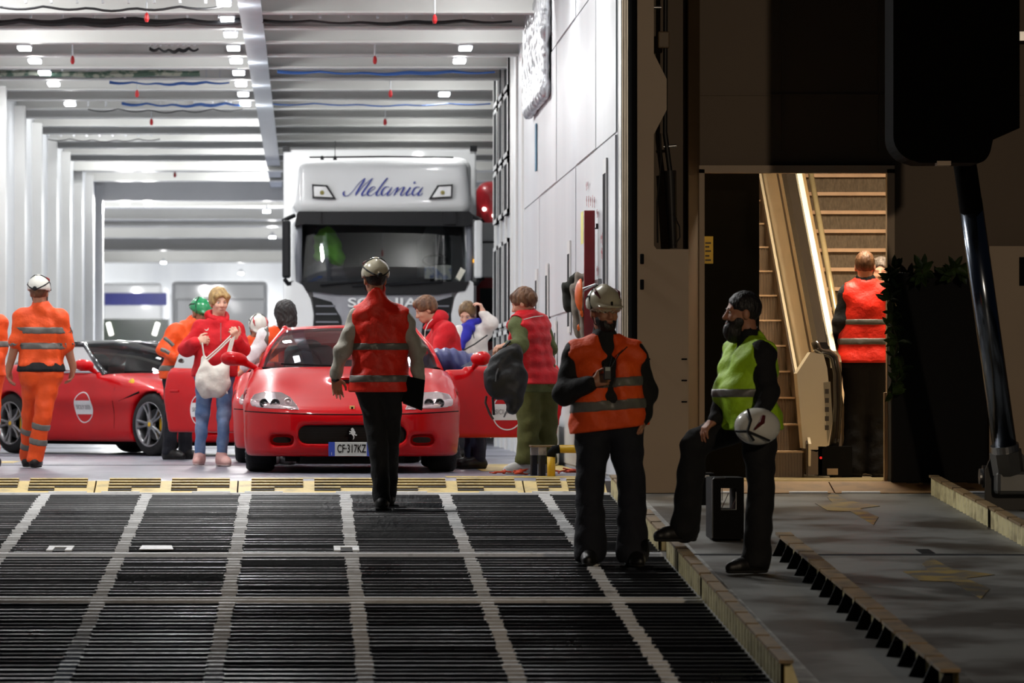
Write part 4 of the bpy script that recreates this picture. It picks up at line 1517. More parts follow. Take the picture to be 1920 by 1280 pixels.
def cut_front(f):
    f.box((0, .04, .335), (.465, .20, .080), None, .075, .012, 's')
    for sg in (-1, 1):
        f.box((sg * .605, .12, .287), (.105, .16, .047), None, .045, .008, 's')


cut_front(bodyf)
arches(bodyf, PA)
bodyf.ell((0, 1.22, .80), (.20, .42, .055), None, .04)
bodyf.box((0, .84, .795), (.135, .10, .026), None, .02, .004, 's')
bodyf.box((0, 2.65, .80), (.68, .72, .42), None, .03, .0, 's')
for sg in (-1, 1):
    bodyf.box((sg * .95, 2.40, .70), (.30, .61, .42), None, .02, .0, 's')
bodyf.box((0, .55, .0), (1.2, 8, .145), None, 0, 0, 's')
v_, q_ = bodyf.mesh(2)
body = mk('body', v_, q_, paint, root, True)
# black inside the openings
MB().box((-.47, .16, .25), (.47, .20, .43)).build('grille', mat('grille_black', (10, 10, 11), .6), root)
for k in range(7):
    MB().box((-.46, .150, .262 + .022 * k), (.46, .158, .266 + .022 * k)).build('grille_bar', cabin_m, root)
for sg in (-1, 1):
    MB().box((sg * .605 - .115, .27, .235), (sg * .605 + .115, .30, .34)).build('fog_intake', MATS['grille_black'], root)
MB().box((-.135, .93, .768), (.135, .945, .822)).build('scoop_mesh', MATS['grille_black'], root)
MB().box((-.58, .32, .10), (.58, 4.3, .20)).build('underbody', rubber_m, root)
MB().box((-.45, .12, .09), (.45, .4, .15)).build('chin_spoiler', rubber_m, root)
# shut line, badge, emblem
pts = [(x, shapeA.y_at(x, .535 - .028 * (1 - (x / .93) ** 2)) - .001, .535 - .028 * (1 - (x / .93) ** 2)) for x in np.linspace(-.93, .93, 41)]
MB().tube(pts, .0045, 6).build('bonnet_shut_line', rubber_m, root)
y_ = shapeA.y_at(0, .560)
MB().box((-.022, y_ - .006, .540), (.022, y_ + .03, .584), .003).build('bonnet_badge', mat('badge_yellow', (226, 200, 120), .35), root)
MB().box((-.008, y_ - .009, .550), (.008, y_ + .0, .574)).build('badge_figure', black_m, root)
hx, hz = 0.0, .345
horse = [(.000, .062), (.012, .056), (.016, .046), (.024, .040), (.020, .030), (.030, .024), (.036, .010), (.030, .000), (.038, -.014), (.046, -.006), (.050, -.022), (.038, -.026), (.028, -.014), (.020, -.022), (.024, -.040), (.016, -.060), (.006, -.066), (.014, -.048), (.008, -.026), (-.004, -.014), (-.014, -.004), (-.028, -.010), (-.034, .002), (-.022, .004), (-.012, .012), (-.028, .016), (-.032, .028), (-.018, .024), (-.008, .030), (-.016, .044), (-.010, .054)]
MB().prism([(hx + x * .8, -.012, hz + z * .8) for x, z in horse], (0, .012, 0)).build('grille_emblem', mat('emblem_silver', (206, 208, 206), .4, metal=.2), root)
MB().box((-.004, -.004, .29), (.004, .15, .40)).build('emblem_stay', rubber_m, root)
# number plate
pl = MB().box((-.205, -.028, .150), (.165, -.020, .272), .003).build('number_plate', mat('plate_white', (196, 198, 194), .4), root)
MB().box((-.205, -.0295, .150), (-.150, -.0275, .272)).build('plate_band', mat('plate_blue', (40, 70, 170), .4), pl)
MB().box((.125, -.0295, .150), (.165, -.0275, .272)).build('plate_band', MATS['plate_blue'], pl)
text_obj('I', .035, helm_w, pl, (-.178, -.031, .170), RX90, 'country_letter', .0005)
text_obj('CF\u00b7317KZ', .098, black_m, pl, (-.006, -.031, .212), RX90, 'plate_lettering', .0005, sx=.60, bold=.0012)
MB().box((-.18, -.02, .16), (.14, .02, .2)).build('plate_mount', rubber_m, root)
# headlamps
HL = [(.885, .600), (.882, .640), (.855, .682), (.76, .706), (.61, .70), (.535, .660), (.475, .590), (.452, .548), (.65, .552), (.80, .562), (.87, .578)]
for sg in (-1, 1):
    f = Field((min(sg * .40, sg * .95), .0, .50), (max(sg * .40, sg * .95), 1.0, .78), .010)
    X, Y, Z = np.broadcast_arrays(*f.P())
    d = shapeA(X, Y, Z)
    f.f = np.maximum(np.maximum(d - .004, -(d + .03)), poly_sd(X * sg, Z, HL)).astype(np.float32)
    o = f.build('headlamp', lens_m, root, 2)
    for (x, z, r) in ((.76, .605, .040), (.665, .602, .042), (.555, .615, .036)):
        y_ = shapeA.y_at(sg * x, z)
        MB().lathe([(-.02, r), (.010, r), (.012, r * .82), (.004, r * .74), (-.004, r * .5), (.006, 0)], (sg * x, y_ - .012, z), (sg * .15, -1, .5), 20).build('lamp_ring', lamp_d if x > .6 else lens_m, o, True)
for yw in (PA['wf'], PA['wr']):
    for sg in (-1, 1):
        wheel(root, (sg * .80, yw, .335), sg)
cabin(root, dict(wb=(.81, 2.02, .915), wt=(.60, 2.78, 1.265), rt=(.56, 3.42, 1.265), rb=(.60, 4.18, .985), belt=(.80, .94), open=True), paint, paint, glass_c)
for x in (-.37, .37):
    seat(root, x, 2.75)
MB().box((-.70, 1.95, .72), (.70, 2.25, .90), .05).build('dashboard', cabin_m, root)
for sg, x0 in ((-1, -.1), (1, .4)):
    MB().tube([(x0, 1.76, .935), (x0 - .25, 1.78, .945), (x0 - .52, 1.90, .955)], .008, 6).build('wiper', rubber_m, root)
tor = []
for k in range(21):
    a = 2 * math.pi * k / 20
    tor.append((-.42 + .17 * math.cos(a), 2.30 + .06 * math.sin(a), .93 + .16 * math.sin(a)))
MB().tube(tor, .014, 8, False).build('steering_wheel', rubber_m, root, True)
MB().box((-.15, 2.9, .9), (.15, 3.3, 1.0), .03).build('rear_shelf', cabin_m, root)


def door_of(root, sg, ang):
    """door cut from the same skin, swung about its front edge"""
    hg = Vector((sg * .90, 1.80, 0))
    f = full.copy()
    P = f.P()
    f.f = np.maximum(f.f, -(f.f + .0) - .10).astype(np.float32)
    f.plane((0, 1.805, 0), (0, -1, 0)).plane((0, 2.99, 0), (0, 1, 0)).plane((0, 0, .29), (0, 0, -1)).plane((sg * .78, 0, 0), (-sg, 0, 0))
    X, Y, Z = np.broadcast_arrays(*P)
    f.f = np.maximum(f.f, (Y - (2.99 - .25 * np.maximum(.62 - Z, 0)))).astype(np.float32)
    v, q = f.mesh(1)
    o = mk('door', v - np.array(hg), q, paint, root, True)
    o.location = hg
    o.rotation_euler = (0, 0, -sg * math.radians(ang))
    ORG[o.name] = Vector((0, 0, 0))
    mirror(o, Vector((sg * 1.045, 2.02, 1.0)) - hg, sg, paint)
    xs_ = shapeA.x_at(2.38, .50, sg)
    xo = shapeA.x_at(2.38, .60, sg)
    roundel(o, Vector((xs_ + sg * .012, 2.38, .52)) - hg, (sg, 0, 0), (0, 0, 1), wrap=lambda y, z, e: shapeA.x_at(y + hg.y, z, sg) - hg.x + sg * e)
    pan = MB().grid([[Vector((sg * .83, 1.95, .93)) - hg, Vector((sg * .83, 2.95, .95)) - hg], [Vector((sg * .76, 2.35, 1.10)) - hg, Vector((sg * .74, 2.95, 1.14)) - hg]]).build('door_window', glass_c, o)
    MB().box(Vector((sg * .80 - .02, 1.9, .45)) - hg, Vector((sg * .80 + .02, 2.9, .85)) - hg, .015).build('door_card', cabin_m, o)
    MB().box(Vector((xo - .012, 2.74, .70)) - hg, Vector((xo + .022, 2.88, .725)) - hg, .006).build('door_handle', paint, o)
    return o


door_of(root, 1, 60)
door_of(root, -1, 0)
# the same kind of car queues behind it, one door open towards the left
rear_car = clone(root, (0.217, 46.72, 0), 'red sports coupe behind the front one, its left door open towards the blond woman')
for ch in rear_car.children:
    if ch.name.startswith('door.') or ch.name == 'door':
        ch.rotation_euler = (0, 0, math.radians(40) if ch.location.x < 0 else 0)

# ---- the convertible standing askew on the left
PB = dict(len=4.57, hw=.955, nose=.58, k=.07, floor=.15, fender=.05, haunch=.05, wf=.93, wr=3.60, waist=.02,
          top=([-.2, 0, .12, .4, .9, 1.4, 1.75, 2.2, 3.0, 3.7, 4.2, 4.57], [.50, .55, .60, .67, .77, .86, .915, .93, .95, .97, .98, .95]),
          plan=([-.2, .3, .9, 1.6, 2.3, 3.0, 3.6, 4.2, 4.6], [.88, .92, .955, .925, .915, .93, .965, .94, .88]))
shapeB = CarShape(PB)
root = thing('sports_car', 'red convertible with dark roof parked askew on the left of the deck', 'car', (-.414, 52.67, 0), math.radians(38.5), local=True)
f = fill(Field((-1.04, -.06, .10), (1.04, 4.68, 1.10), .022), shapeB)
cut_front(f)
arches(f, PB, .372)
f.cap((-.98, 1.05, .66), (-.98, 1.75, .60), .035, .02, .02, 's')
f.box((0, 2.65, .95), (.66, .72, .36), None, .03, 0, 's')
v_, q_ = f.mesh(2)
mk('body', v_, q_, paint, root, True)
MB().box((-.58, .32, .11), (.58, 4.3, .20)).build('underbody', rubber_m, root)
MB().box((-.47, .16, .25), (.47, .20, .43)).build('grille', MATS['grille_black'], root)
for yw in (PB['wf'], PB['wr']):
    for sg in (-1, 1):
        wheel(root, (sg * .815, yw, .345), sg, .345, .26)
dark_roof = mat('dark_glossy_roof', (34, 36, 40), .18, coat=.8, var=.05)
cabin(root, dict(wb=(.80, 1.95, .905), wt=(.60, 2.62, 1.235), rt=(.58, 3.15, 1.245), rb=(.66, 3.85, .985), belt=(.80, .935), dark=True), paint, dark_roof, glass_mat('tinted_glass', (120, 132, 130), .05))
for x in (-.37, .37):
    seat(root, x, 2.75)
MB().box((-.68, 1.95, .72), (.68, 2.2, .88), .05).build('dashboard', cabin_m, root)
for sg in (-1, 1):
    mirror(root, (sg * 1.03, 2.02, 1.0), sg, paint)
xb = shapeB.x_at(2.25, .52, -1)
roundel(root, (xb - .012, 2.2, .53), (-1, 0, .0), (0, 0, 1), .175, wrap=lambda y, z, e: shapeB.x_at(y, z, -1) - e)
xo = shapeB.x_at(1.25, .80, -1)
MB().lathe([(0, .055), (.006, .05), (.008, 0)], (xo - .0, 1.35, .80), (-1, 0, .35), 20).build('wing_shield', cal_m, root, True)
MB().tube([(shapeB.x_at(1.1, .70, -1), 1.12, .70), (shapeB.x_at(1.55, .60, -1) + .01, 1.50, .60)], .012, 6).build('wing_vent', rubber_m, root)
for y in (1.62, 2.95):
    MB().tube([(shapeB.x_at(y, z, -1), y + .12 * (z < .45) * (y > 2), z) for z in (.30, .45, .60, .75, .88)], .003, 6).build('door_shut_line', rubber_m, root)
MB().tube([(shapeB.x_at(y, .90, -1) - .002, y, .925) for y in (1.95, 2.3, 2.7, 3.1)], .012, 6).build('window_trim', chrome_m, root)
MB().tube([(.1, 1.7, .925), (-.35, 1.74, .93), (-.6, 1.86, .93)], .008, 6).build('wiper', rubber_m, root)

# ------------------------------------------------------------------ lorries
cab_w = mat('white_cab_paint', (240, 241, 241), .25, coat=.6, var=.02, scale=1)
cab_g = mat('grey_cab_plastic', (120, 122, 130), .4, var=.05)
blk = mat('black_cab_plastic', (17, 18, 21), .45, var=.1, spec=.3)
s = 140.0


def pz(poly, dy, ext, s_=140.0):
    return MB().prism([W(x, y, s_, dy) for x, y in poly], (0, ext, 0))


t = thing('white_lorry', 'white lorry with a blue name above the windscreen facing the camera', 'lorry', W(715, 833, s))
X0, X1 = W(546, 0, s).x, W(886, 0, s).x
xc = (X0 + X1) / 2
Yc = F / s
zt, zbm = W(0, 291, s).z, W(0, 690, s).z
f = Field((X0 - .1, Yc - .25, zbm - .1), (X1 + .1, Yc + 2.4, zt + .1), .034)
f.box((xc, Yc + 1.1, (W(0, 402, s).z + zt) / 2), ((X1 - X0) / 2, 1.1, (zt - W(0, 402, s).z) / 2), None, .16, .03)
f.box((xc, Yc + 1.12, (W(0, 402, s).z + zbm) / 2), ((X1 - X0) / 2, 1.08, (W(0, 395, s).z - zbm) / 2), None, .14, .03)
P = f.P()
zw = W(0, 400, s).z
f.f = (f.f + np.maximum(P[2] - zw, 0) * 0.10 * (P[1] < Yc + .6)).astype(np.float32)
f.box((xc, Yc + .55, (W(0, 412, s).z + W(0, 536, s).z) / 2), ((X1 - X0) / 2 - .10, .75, (W(0, 412, s).z - W(0, 536, s).z) / 2), None, .06, 0, 's')
f.build('cab', cab_w, t)
pz([(556, 402), (560, 396), (880, 396), (888, 404), (886, 420), (872, 424), (570, 420), (553, 424)], -.14, .3).build('sun_visor', blk, t)
for px in (590, 843):
    pz([(px - 12, 420), (px - 12, 396), (px + 12, 396), (px + 12, 420)], -.2, .1).build('visor_bracket', blk, t)
# windscreen
rows_ = []
for j in range(7):
    y = 418 + (534 - 418) * j / 6
    rows_.append([W(562 + (880 - 562) * i / 10, y, s, .20 * (1 - j / 6) - .04 - .16 * (1 - ((i - 5) / 5) ** 2) ** .5 * .6) for i in range(11)])
MB().grid(rows_).build('windscreen', glass_mat('lorry_glass', (200, 206, 206), .10), t, True)
for (x0, x1) in ((555, 567), (873, 885)):
    MB().tube([W((x0 + x1) / 2, 420, s, -.02), W((x0 + x1) / 2 - (2 if x0 < 700 else -2), 480, s, -.04), W((x0 + x1) / 2, 536, s, -.02)], .045, 10).build('windscreen_pillar', cab_g, t, True)
pz([(565, 528), (880, 528), (872, 545), (820, 552), (630, 552), (575, 545)], -.16, .25).build('wiper_cowl', blk, t)
for (a_, b_) in (((600, 534), (690, 526)), ((730, 534), (830, 528)), ((660, 536), (760, 529))):
    MB().tube([W(a_[0], a_[1], s, -.2), W(b_[0], b_[1], s, -.2)], .014, 6).build('wiper', blk, t)
# inside: dash, wheel, papers, hanging jacket, curtain
MB().box(W(566, 545, s, .3), W(878, 520, s, .7)).build('dashboard', blk, t)
MB().box(W(566, 640, s, 1.2), W(878, 404, s, 1.26)).build('cab_rear_wall', mat('cab_lining', (58, 56, 54), .8, var=.25, scale=3), t)
for x in (610, 815):
    ff = Field([W(x, 0, s, .8)[0] - .4, W(x, 0, s, .5)[1], W(0, 560, s).z], [W(x, 0, s)[0] + .4, W(x, 0, s, 1.2)[1], W(0, 420, s).z], .03)
    ff.box(W(x, 492, s, .85), (.24, .09, .36), None, .08, .03).ell(W(x, 436, s, .85), (.15, .08, .12), None, .06)
    ff.build('seat', mat('cab_seat', (86, 86, 88), .8), t)
tor = [W(815 + 22 * math.cos(2 * math.pi * k / 20), 488 + 10 * math.sin(2 * math.pi * k / 20), s, .28 - .1 * math.sin(2 * math.pi * k / 20)) for k in range(21)]
MB().tube(tor, .02, 8, False).build('steering_wheel', blk, t, True)
for (x0, x1, y0, y1) in ((796, 814, 522, 500), (816, 846, 524, 497)):
    MB().box(W(x0, y0, s, .12), W(x1, y1, s, .13)).build('dash_paper', mat('dash_paper_m', (210, 206, 200), .6, col2=(120, 130, 170), thr=(.5, .62), scale=9), t)
pz([(853, 522), (864, 501), (873, 507), (862, 527)], -.06, .01).build('windscreen_card', mat('card_m', (226, 222, 206), .5), t)
jf = Field([W(612, 0, s, .3)[0] - .35, W(0, 0, s, .2)[1], W(0, 500, s).z - .1], [W(622, 0, s)[0] + .35, W(0, 0, s, .8)[1], W(0, 425, s).z + .1], .022)
jf.cap(W(612, 448, s, .5), W(632, 485, s, .5), .16, .12, .05).cap(W(600, 450, s, .5), W(598, 480, s, .5), .08, .08, .05)
JP = jf.P()
jf.f += (.02 * np.sin(JP[0] * 30 + JP[2] * 20) * np.sin(JP[2] * 26)).astype(np.float32)
jf.build('hanging_jacket', mat('lime_jacket', (120, 200, 40), .6), t)
pz([(575, 500), (600, 488), (640, 500), (655, 528), (575, 530)], .2, .2).build('dash_bag', mat('dark_bag', (52, 50, 60), .6), t)
# upper lamps
for fl_ in (0, 1):
    def mx_(x):
        return x if not fl_ else 1434 - x
    pz([(mx_(x), y) for x, y in ((585, 345), (614, 347), (630, 373), (586, 371))], -.05, .14).build('roof_lamp_bezel', blk, t)
    o = pz([(mx_(x), y) for x, y in ((588, 349), (611, 350), (624, 370), (589, 368))], -.065, .05).build('roof_lamp', mat('roof_lamp_glass', (214, 214, 214), .15, metal=.5, coat=.8), t)
    MB().lathe([(0, .03), (.012, .027), (.014, .012), (.01, 0)], W(mx_(604), 361, s, -.065), (0, -1, 0), 16).build('lamp_bulb', mat('bulb_yellow', (150, 140, 80), .2), o)
    # cab-corner deflectors and mirrors
    pz([(mx_(x), y) for x, y in ((546, 530), (552, 526), (568, 535), (582, 560), (588, 590), (586, 625), (546, 640))], -.14, .3).build('corner_deflector', cab_w, t)
    pz([(mx_(x), y) for x, y in ((584, 556), (606, 556), (628, 570), (640, 600), (644, 640), (588, 640), (590, 590))], -.10, .2).build('grille_corner', blk, t)
    for k in range(4):
        pz([(mx_(x), y) for x, y in ((592, 572 + 15 * k), (628 + 3 * k, 572 + 15 * k), (630 + 3 * k, 575 + 15 * k), (592, 575 + 15 * k))], -.12, .05).build('grille_slat', cab_g, t)
    MB().tube([W(mx_(552), 404, s, -.05), W(mx_(538), 410, s, -.15), W(mx_(531), 414, s, -.2)], .03, 8).build('mirror_arm', blk, t)
    MB().tube([W(mx_(552), 530, s, -.05), W(mx_(540), 532, s, -.15), W(mx_(534), 524, s, -.2)], .03, 8).build('mirror_arm', blk, t)
    MB().box(*[(min(a, b), c, d) if q == 0 else (max(a, b), c2, d2) for q, (a, b, c, d, c2, d2) in enumerate([(W(mx_(529), 0, s, -.25).x, W(mx_(545), 0, s, -.25).x, Yc - .25, W(0, 522, s).z, 0, 0), (W(mx_(529), 0, s, -.25).x, W(mx_(545), 0, s, -.25).x, 0, 0, Yc - .12, W(0, 414, s).z)])], .03).build('mirror_housing', blk if not fl_ else cab_w, t)
pz([(600, 546), (640, 553), (790, 553), (834, 546), (850, 540), (846, 556), (812, 566), (794, 596), (788, 640), (646, 640), (640, 596), (622, 566), (588, 556), (584, 540)], -.12, .3).build('grille_panel', mat('grey_grille', (150, 150, 156), .4), t)
text_obj('SCANIA', .17, cab_w, t, W(717, 568, s, -.15), RX90, 'maker_lettering', .01, sx=1.55, bold=.004)
MB().box(W(560, 800, s, -.05), W(872, 640, s, .6), .06).build('bumper', cab_g, t)
MB().cyl(W(893, 489, s, -.05), W(893, 489, s, .03), .045, n=12).build('marker_lamp', mat('amber_lamp', (255, 170, 20), .3, emit=1.5), t)
for x in (628, 604):
    MB().cyl(W(x, 300, s, .1), W(x, 292, s, .1), .03, .012, 8).build('aerial_base', blk, t)
MB().tube([W(628, 296, s, .1), W(628.5, 264, s, .1)], .005, 5).build('aerial', blk, t)
MB().tube([W(580, 295, s, -.02), W(720, 293.5, s, -.03), W(850, 295, s, -.02)], .012, 6).build('roof_bar', blk, t)
for x in (568, 866):
    MB().lathe([(-.16, .36), (-.16, .5), (.16, .5), (.16, .36)], Vector((W(x, 0, s).x, Yc + .9, .5)), (1, 0, 0), 24).build('wheel', tyre_m, t)
# name in flowing script
ink = mat('blue_script', (34, 52, 150), .4)
L = [[(375, 308), (352, 330), (362, 370), (410, 378), (480, 320), (560, 215), (625, 150), (678, 112)],
     [(678, 112), (640, 180), (590, 260), (550, 330), (535, 372)], [(535, 372), (600, 285), (680, 200), (790, 112)],
     [(790, 112), (730, 200), (665, 290), (630, 350), (645, 376), (690, 350)],
     [(690, 350), (760, 305), (825, 262), (805, 238), (755, 268), (712, 335), (735, 374), (790, 358), (860, 300)],
     [(860, 300), (940, 210), (1016, 118), (995, 130), (920, 225), (850, 335), (862, 376), (915, 345)],
     [(1040, 250), (1000, 240), (955, 268), (922, 330), (942, 372), (1000, 335), (1080, 246)], [(1080, 246), (1040, 305), (1012, 352), (1025, 374), (1070, 345)],
     [(1070, 345), (1130, 275), (1165, 252), (1150, 300), (1104, 378)], [(1104, 378), (1180, 290), (1245, 248), (1258, 262), (1225, 325), (1212, 355), (1228, 374), (1275, 338)],
     [(1275, 338), (1355, 250), (1320, 305), (1296, 352), (1312, 374), (1365, 340)], [(1428, 165), (1415, 180), (1404, 192)],
     [(1495, 250), (1460, 242), (1415, 270), (1384, 332), (1404, 372), (1460, 335), (1545, 246)], [(1545, 246), (1500, 305), (1474, 352), (1490, 374), (1540, 338)]]
for st in L:
    pts = []
    for i in range(len(st) - 1):
        p0, p1, p2, p3 = [Vector(st[max(0, min(len(st) - 1, i + d))] + (0,)) for d in (-1, 0, 1, 2)]
        for k in range(6):
            u = k / 6
            pts.append(0.5 * ((2 * p1) + (p2 - p0) * u + (2 * p0 - 5 * p1 + 4 * p2 - p3) * u * u + (3 * p1 - p0 - 3 * p2 + p3) * u ** 3))
    pts.append(Vector(st[-1] + (0,)))
    rows_ = []
    for i, p in enumerate(pts):
        d = (pts[min(i + 1, len(pts) - 1)] - pts[max(i - 1, 0)])
        d = d.normalized() if d.length > 0 else Vector((1, 0, 0))
        e = min(i, len(pts) - 1 - i) / max(1, len(pts) - 1)
        w_ = 3.6 + 12.0 * max(0, d.y) ** 1.5 * min(1, e * 5)
        if len(st) == 3:
            w_ = 12 * min(1, .5 + e * 2)
        n_ = Vector((-d.y, d.x, 0))
        yy = lambda q: W(600 + q.x / 8, 320 + q.y / 8, s, -.012 + (W(0, 320 + q.y / 8, s).z - zw) * .10)
        rows_.append([yy(p + n_ * w_), yy(p - n_ * w_)])
    o = MB().grid(rows_).build('script_lettering', ink, t)
    solid(o, .012)
# trailer box behind the cab
tr = thing('lorry_trailer', 'white box trailer coupled behind the white lorry cab', 'trailer', (xc, Yc + 9, 0))
tx0, tx1 = W(531, 0, 136).x, W(896, 0, 136).x
MB().box((tx0, Yc + 2.5, 1.0), (tx1, Yc + 15.5, W(0, 279, 135).z), .03).build('box', cab_w, tr)
for x in (tx0 + .04, tx1 - .04):
    MB().box((x - .05, Yc + 2.44, W(0, 283, 135).z), (x + .05, Yc + 2.55, W(0, 277, 135).z + .03)).build('corner_cap', blk, tr)
for y in (Yc + 11, Yc + 12.4, Yc + 13.8):
    for x in (tx0 + .2, tx1 - .2):
        MB().lathe([(-.16, .3), (-.16, .5), (.16, .5), (.16, .3)], (x, y, .5), (1, 0, 0), 20).build('wheel', tyre_m, tr)
MB().box((tx0 + .5, Yc + 3, .7), (tx1 - .5, Yc + 15, 1.0)).build('chassis', blk, tr)

# red lorry half hidden on the right
t = thing('red_lorry', 'dark red lorry with white mirrors mostly hidden behind the right wall', 'lorry', W(960, 790, 122))
s2 = 122.0
redp = mat('red_lorry_paint', (150, 26, 34), .3, coat=.6)
f = Field((W(888, 0, s2).x, F / s2 - .2, .5), (W(888, 0, s2).x + 2.7, F / s2 + 2.2, 4.1), .05)
c_ = Vector((W(893, 0, s2).x + 1.25, F / s2 + 1.0, 2.3))
f.box(c_, (1.25, 1.0, 1.65), None, .2)
f.build('cab', redp, t)
for (y0, y1) in ((452, 418), (520, 456)):
    MB().box(W(903, y0, 130), W(936, y1, 130, .2), .03).build('mirror_housing', cab_w, t)
MB().tube([W(905, 522, 130, .1), W(890, 524, 128, .3)], .03, 8).build('mirror_arm', blk, t)
MB().tube([W(905, 416, 130, .1), W(892, 410, 128, .3)], .03, 8).build('mirror_arm', blk, t)
MB().box(W(900, 640, s2, -.05), W(1100, 540, s2, .0)).build('grille_panel', blk, t)
MB().box(W(897, 500, s2, -.04), W(1150, 420, s2, .0)).build('windscreen', mat('dark_screen', (40, 42, 46), .08, coat=.5), t)
for (px, py) in ((908, 392), (926, 404)):
    MB().cyl(W(px, py, s2, -.06), W(px, py, s2, .0), .03, n=10).build('roof_lamp', mat('lamp_and_reflection_glow', (255, 250, 240), .3, emit=4), t)
for y in (F / s2 + .8,):
    MB().lathe([(-.16, .3), (-.16, .5), (.16, .5), (.16, .3)], Vector((c_.x - 1.0, y, .5)), (1, 0, 0), 20).build('wheel', tyre_m, t)

# two vehicles deep in the hold
t = thing('coach', 'far coach with a blue band above its dark windscreen on the left', 'coach', W(254, 780, 64))
s3 = 64.0
MB().box(W(190, 775, s3), W(318, 541, s3, 8), .1).build('body', cab_w, t)
MB().box(W(196, 572, s3, -.04), W(313, 549, s3, 0)).build('blue_band', mat('coach_blue', (36, 44, 140), .4), t)
MB().box(W(191, 645, s3, -.05), W(317, 598, s3, 0)).build('windscreen', mat('coach_screen', (36, 46, 30), .08, coat=.6, var=.3, scale=.8), t)
for a_, b_ in (((203, 605), (209, 628)), ((296, 605), (289, 628))):
    MB().tube([W(*a_, s3, -.1), W(*b_, s3, -.1)], .06, 8).build('glass_reflection', mat('lamp_and_reflection_glow', (255, 250, 240), .3, emit=4), t)  # glowing strips paint two lamp reflections on the windscreen
MB().box(W(190, 770, s3, -.08), W(318, 700, s3, 0)).build('bumper', cab_g, t)
t = thing('white_box_lorry', 'far white box lorry standing behind the blond woman', 'lorry', W(410, 785, 70))
s3 = 70.0
MB().box(W(322, 770, s3), W(505, 538, s3, 7), .1).build('box', cab_w, t)
MB().box(W(330, 640, s3, -.12), W(498, 560, s3, 0), .05).build('cab', cab_w, t)
MB().box(W(336, 665, s3, -.16), W(492, 640, s3, -.1)).build('windscreen', blk, t)
MB().box(W(474, 615, s3, -.16), W(480, 592, s3, -.1)).build('mirror', blk, t)
for x in (350, 470):
    p = W(x, 0, s3, 1.5)
    MB().lathe([(-.16, .3), (-.16, .5), (.16, .5), (.16, .3)], (p.x, p.y, .5), (1, 0, 0), 16).build("wheel", tyre_m, t)

# ------------------------------------------------------------------ people
skin_m = mat('skin', (206, 152, 124), 0.5, var=0.08, scale=14, bump=0.05, bscale=120)
skin_p = mat('pale_skin', (222, 172, 148), 0.5, var=0.07, scale=14)
skin_t = mat('tanned_skin', (176, 120, 92), 0.5, var=0.08, scale=14)
eye_w = mat('eye_white', (225, 222, 216), 0.2)
eye_d = mat('eye_iris', (48, 36, 28), 0.15)
lip_m = mat('lips', (166, 88, 82), 0.45)


def cloth(name, col, rough=0.85, var=0.14, sheen=0.0):
    return mat(name, col, rough, var=var, scale=9, bump=0.25, bscale=35, sheen=sheen)


orange_v = cloth('hi_vis_orange', (255, 84, 14), 0.6)
red_v = cloth('hi_vis_red', (246, 40, 12), 0.55)
yellow_v = cloth('hi_vis_yellow', (176, 222, 30), 0.6)
reflect = mat('reflective_tape', (108, 106, 100), 0.4, var=0.08, scale=20)
black_c = cloth('black_cloth', (18, 18, 20))
navy_c = cloth('navy_cloth', (22, 24, 34))
grey_c = cloth('pale_grey_shirt', (176, 172, 160), 0.75)
boot_m = mat('black_leather', (20, 18, 17), 0.45, var=0.2, scale=12)
sole_m = mat('dark_sole', (30, 29, 28), 0.8)
helm_w = mat("white_helmet", (226, 224, 214), 0.25, coat=0.5, var=0.05)
helm_g = mat('cream_helmet', (196, 188, 164), 0.25, coat=0.5, var=0.06)
green_h = mat('green_helmet', (28, 140, 84), 0.25, coat=0.5, var=0.06)
strap_m = mat('black_webbing', (16, 16, 17), 0.7)


def hair_m(name, col, col2):
    return mat(name, col, 0.5, col2=col2, thr=(0.35, 0.65), scale=30, stretch=(1, 1, 0.2), bump=0.6, bscale=70)


hair_brown = hair_m('brown_hair', (84, 54, 34), (126, 86, 54))
hair_black = hair_m('black_hair', (14, 12, 12), (34, 28, 26))
hair_blond = hair_m('blond_hair', (196, 164, 106), (150, 116, 70))
hair_fair = hair_m('dark_blond_hair', (134, 104, 66), (92, 70, 44))


class Fig:
    pass


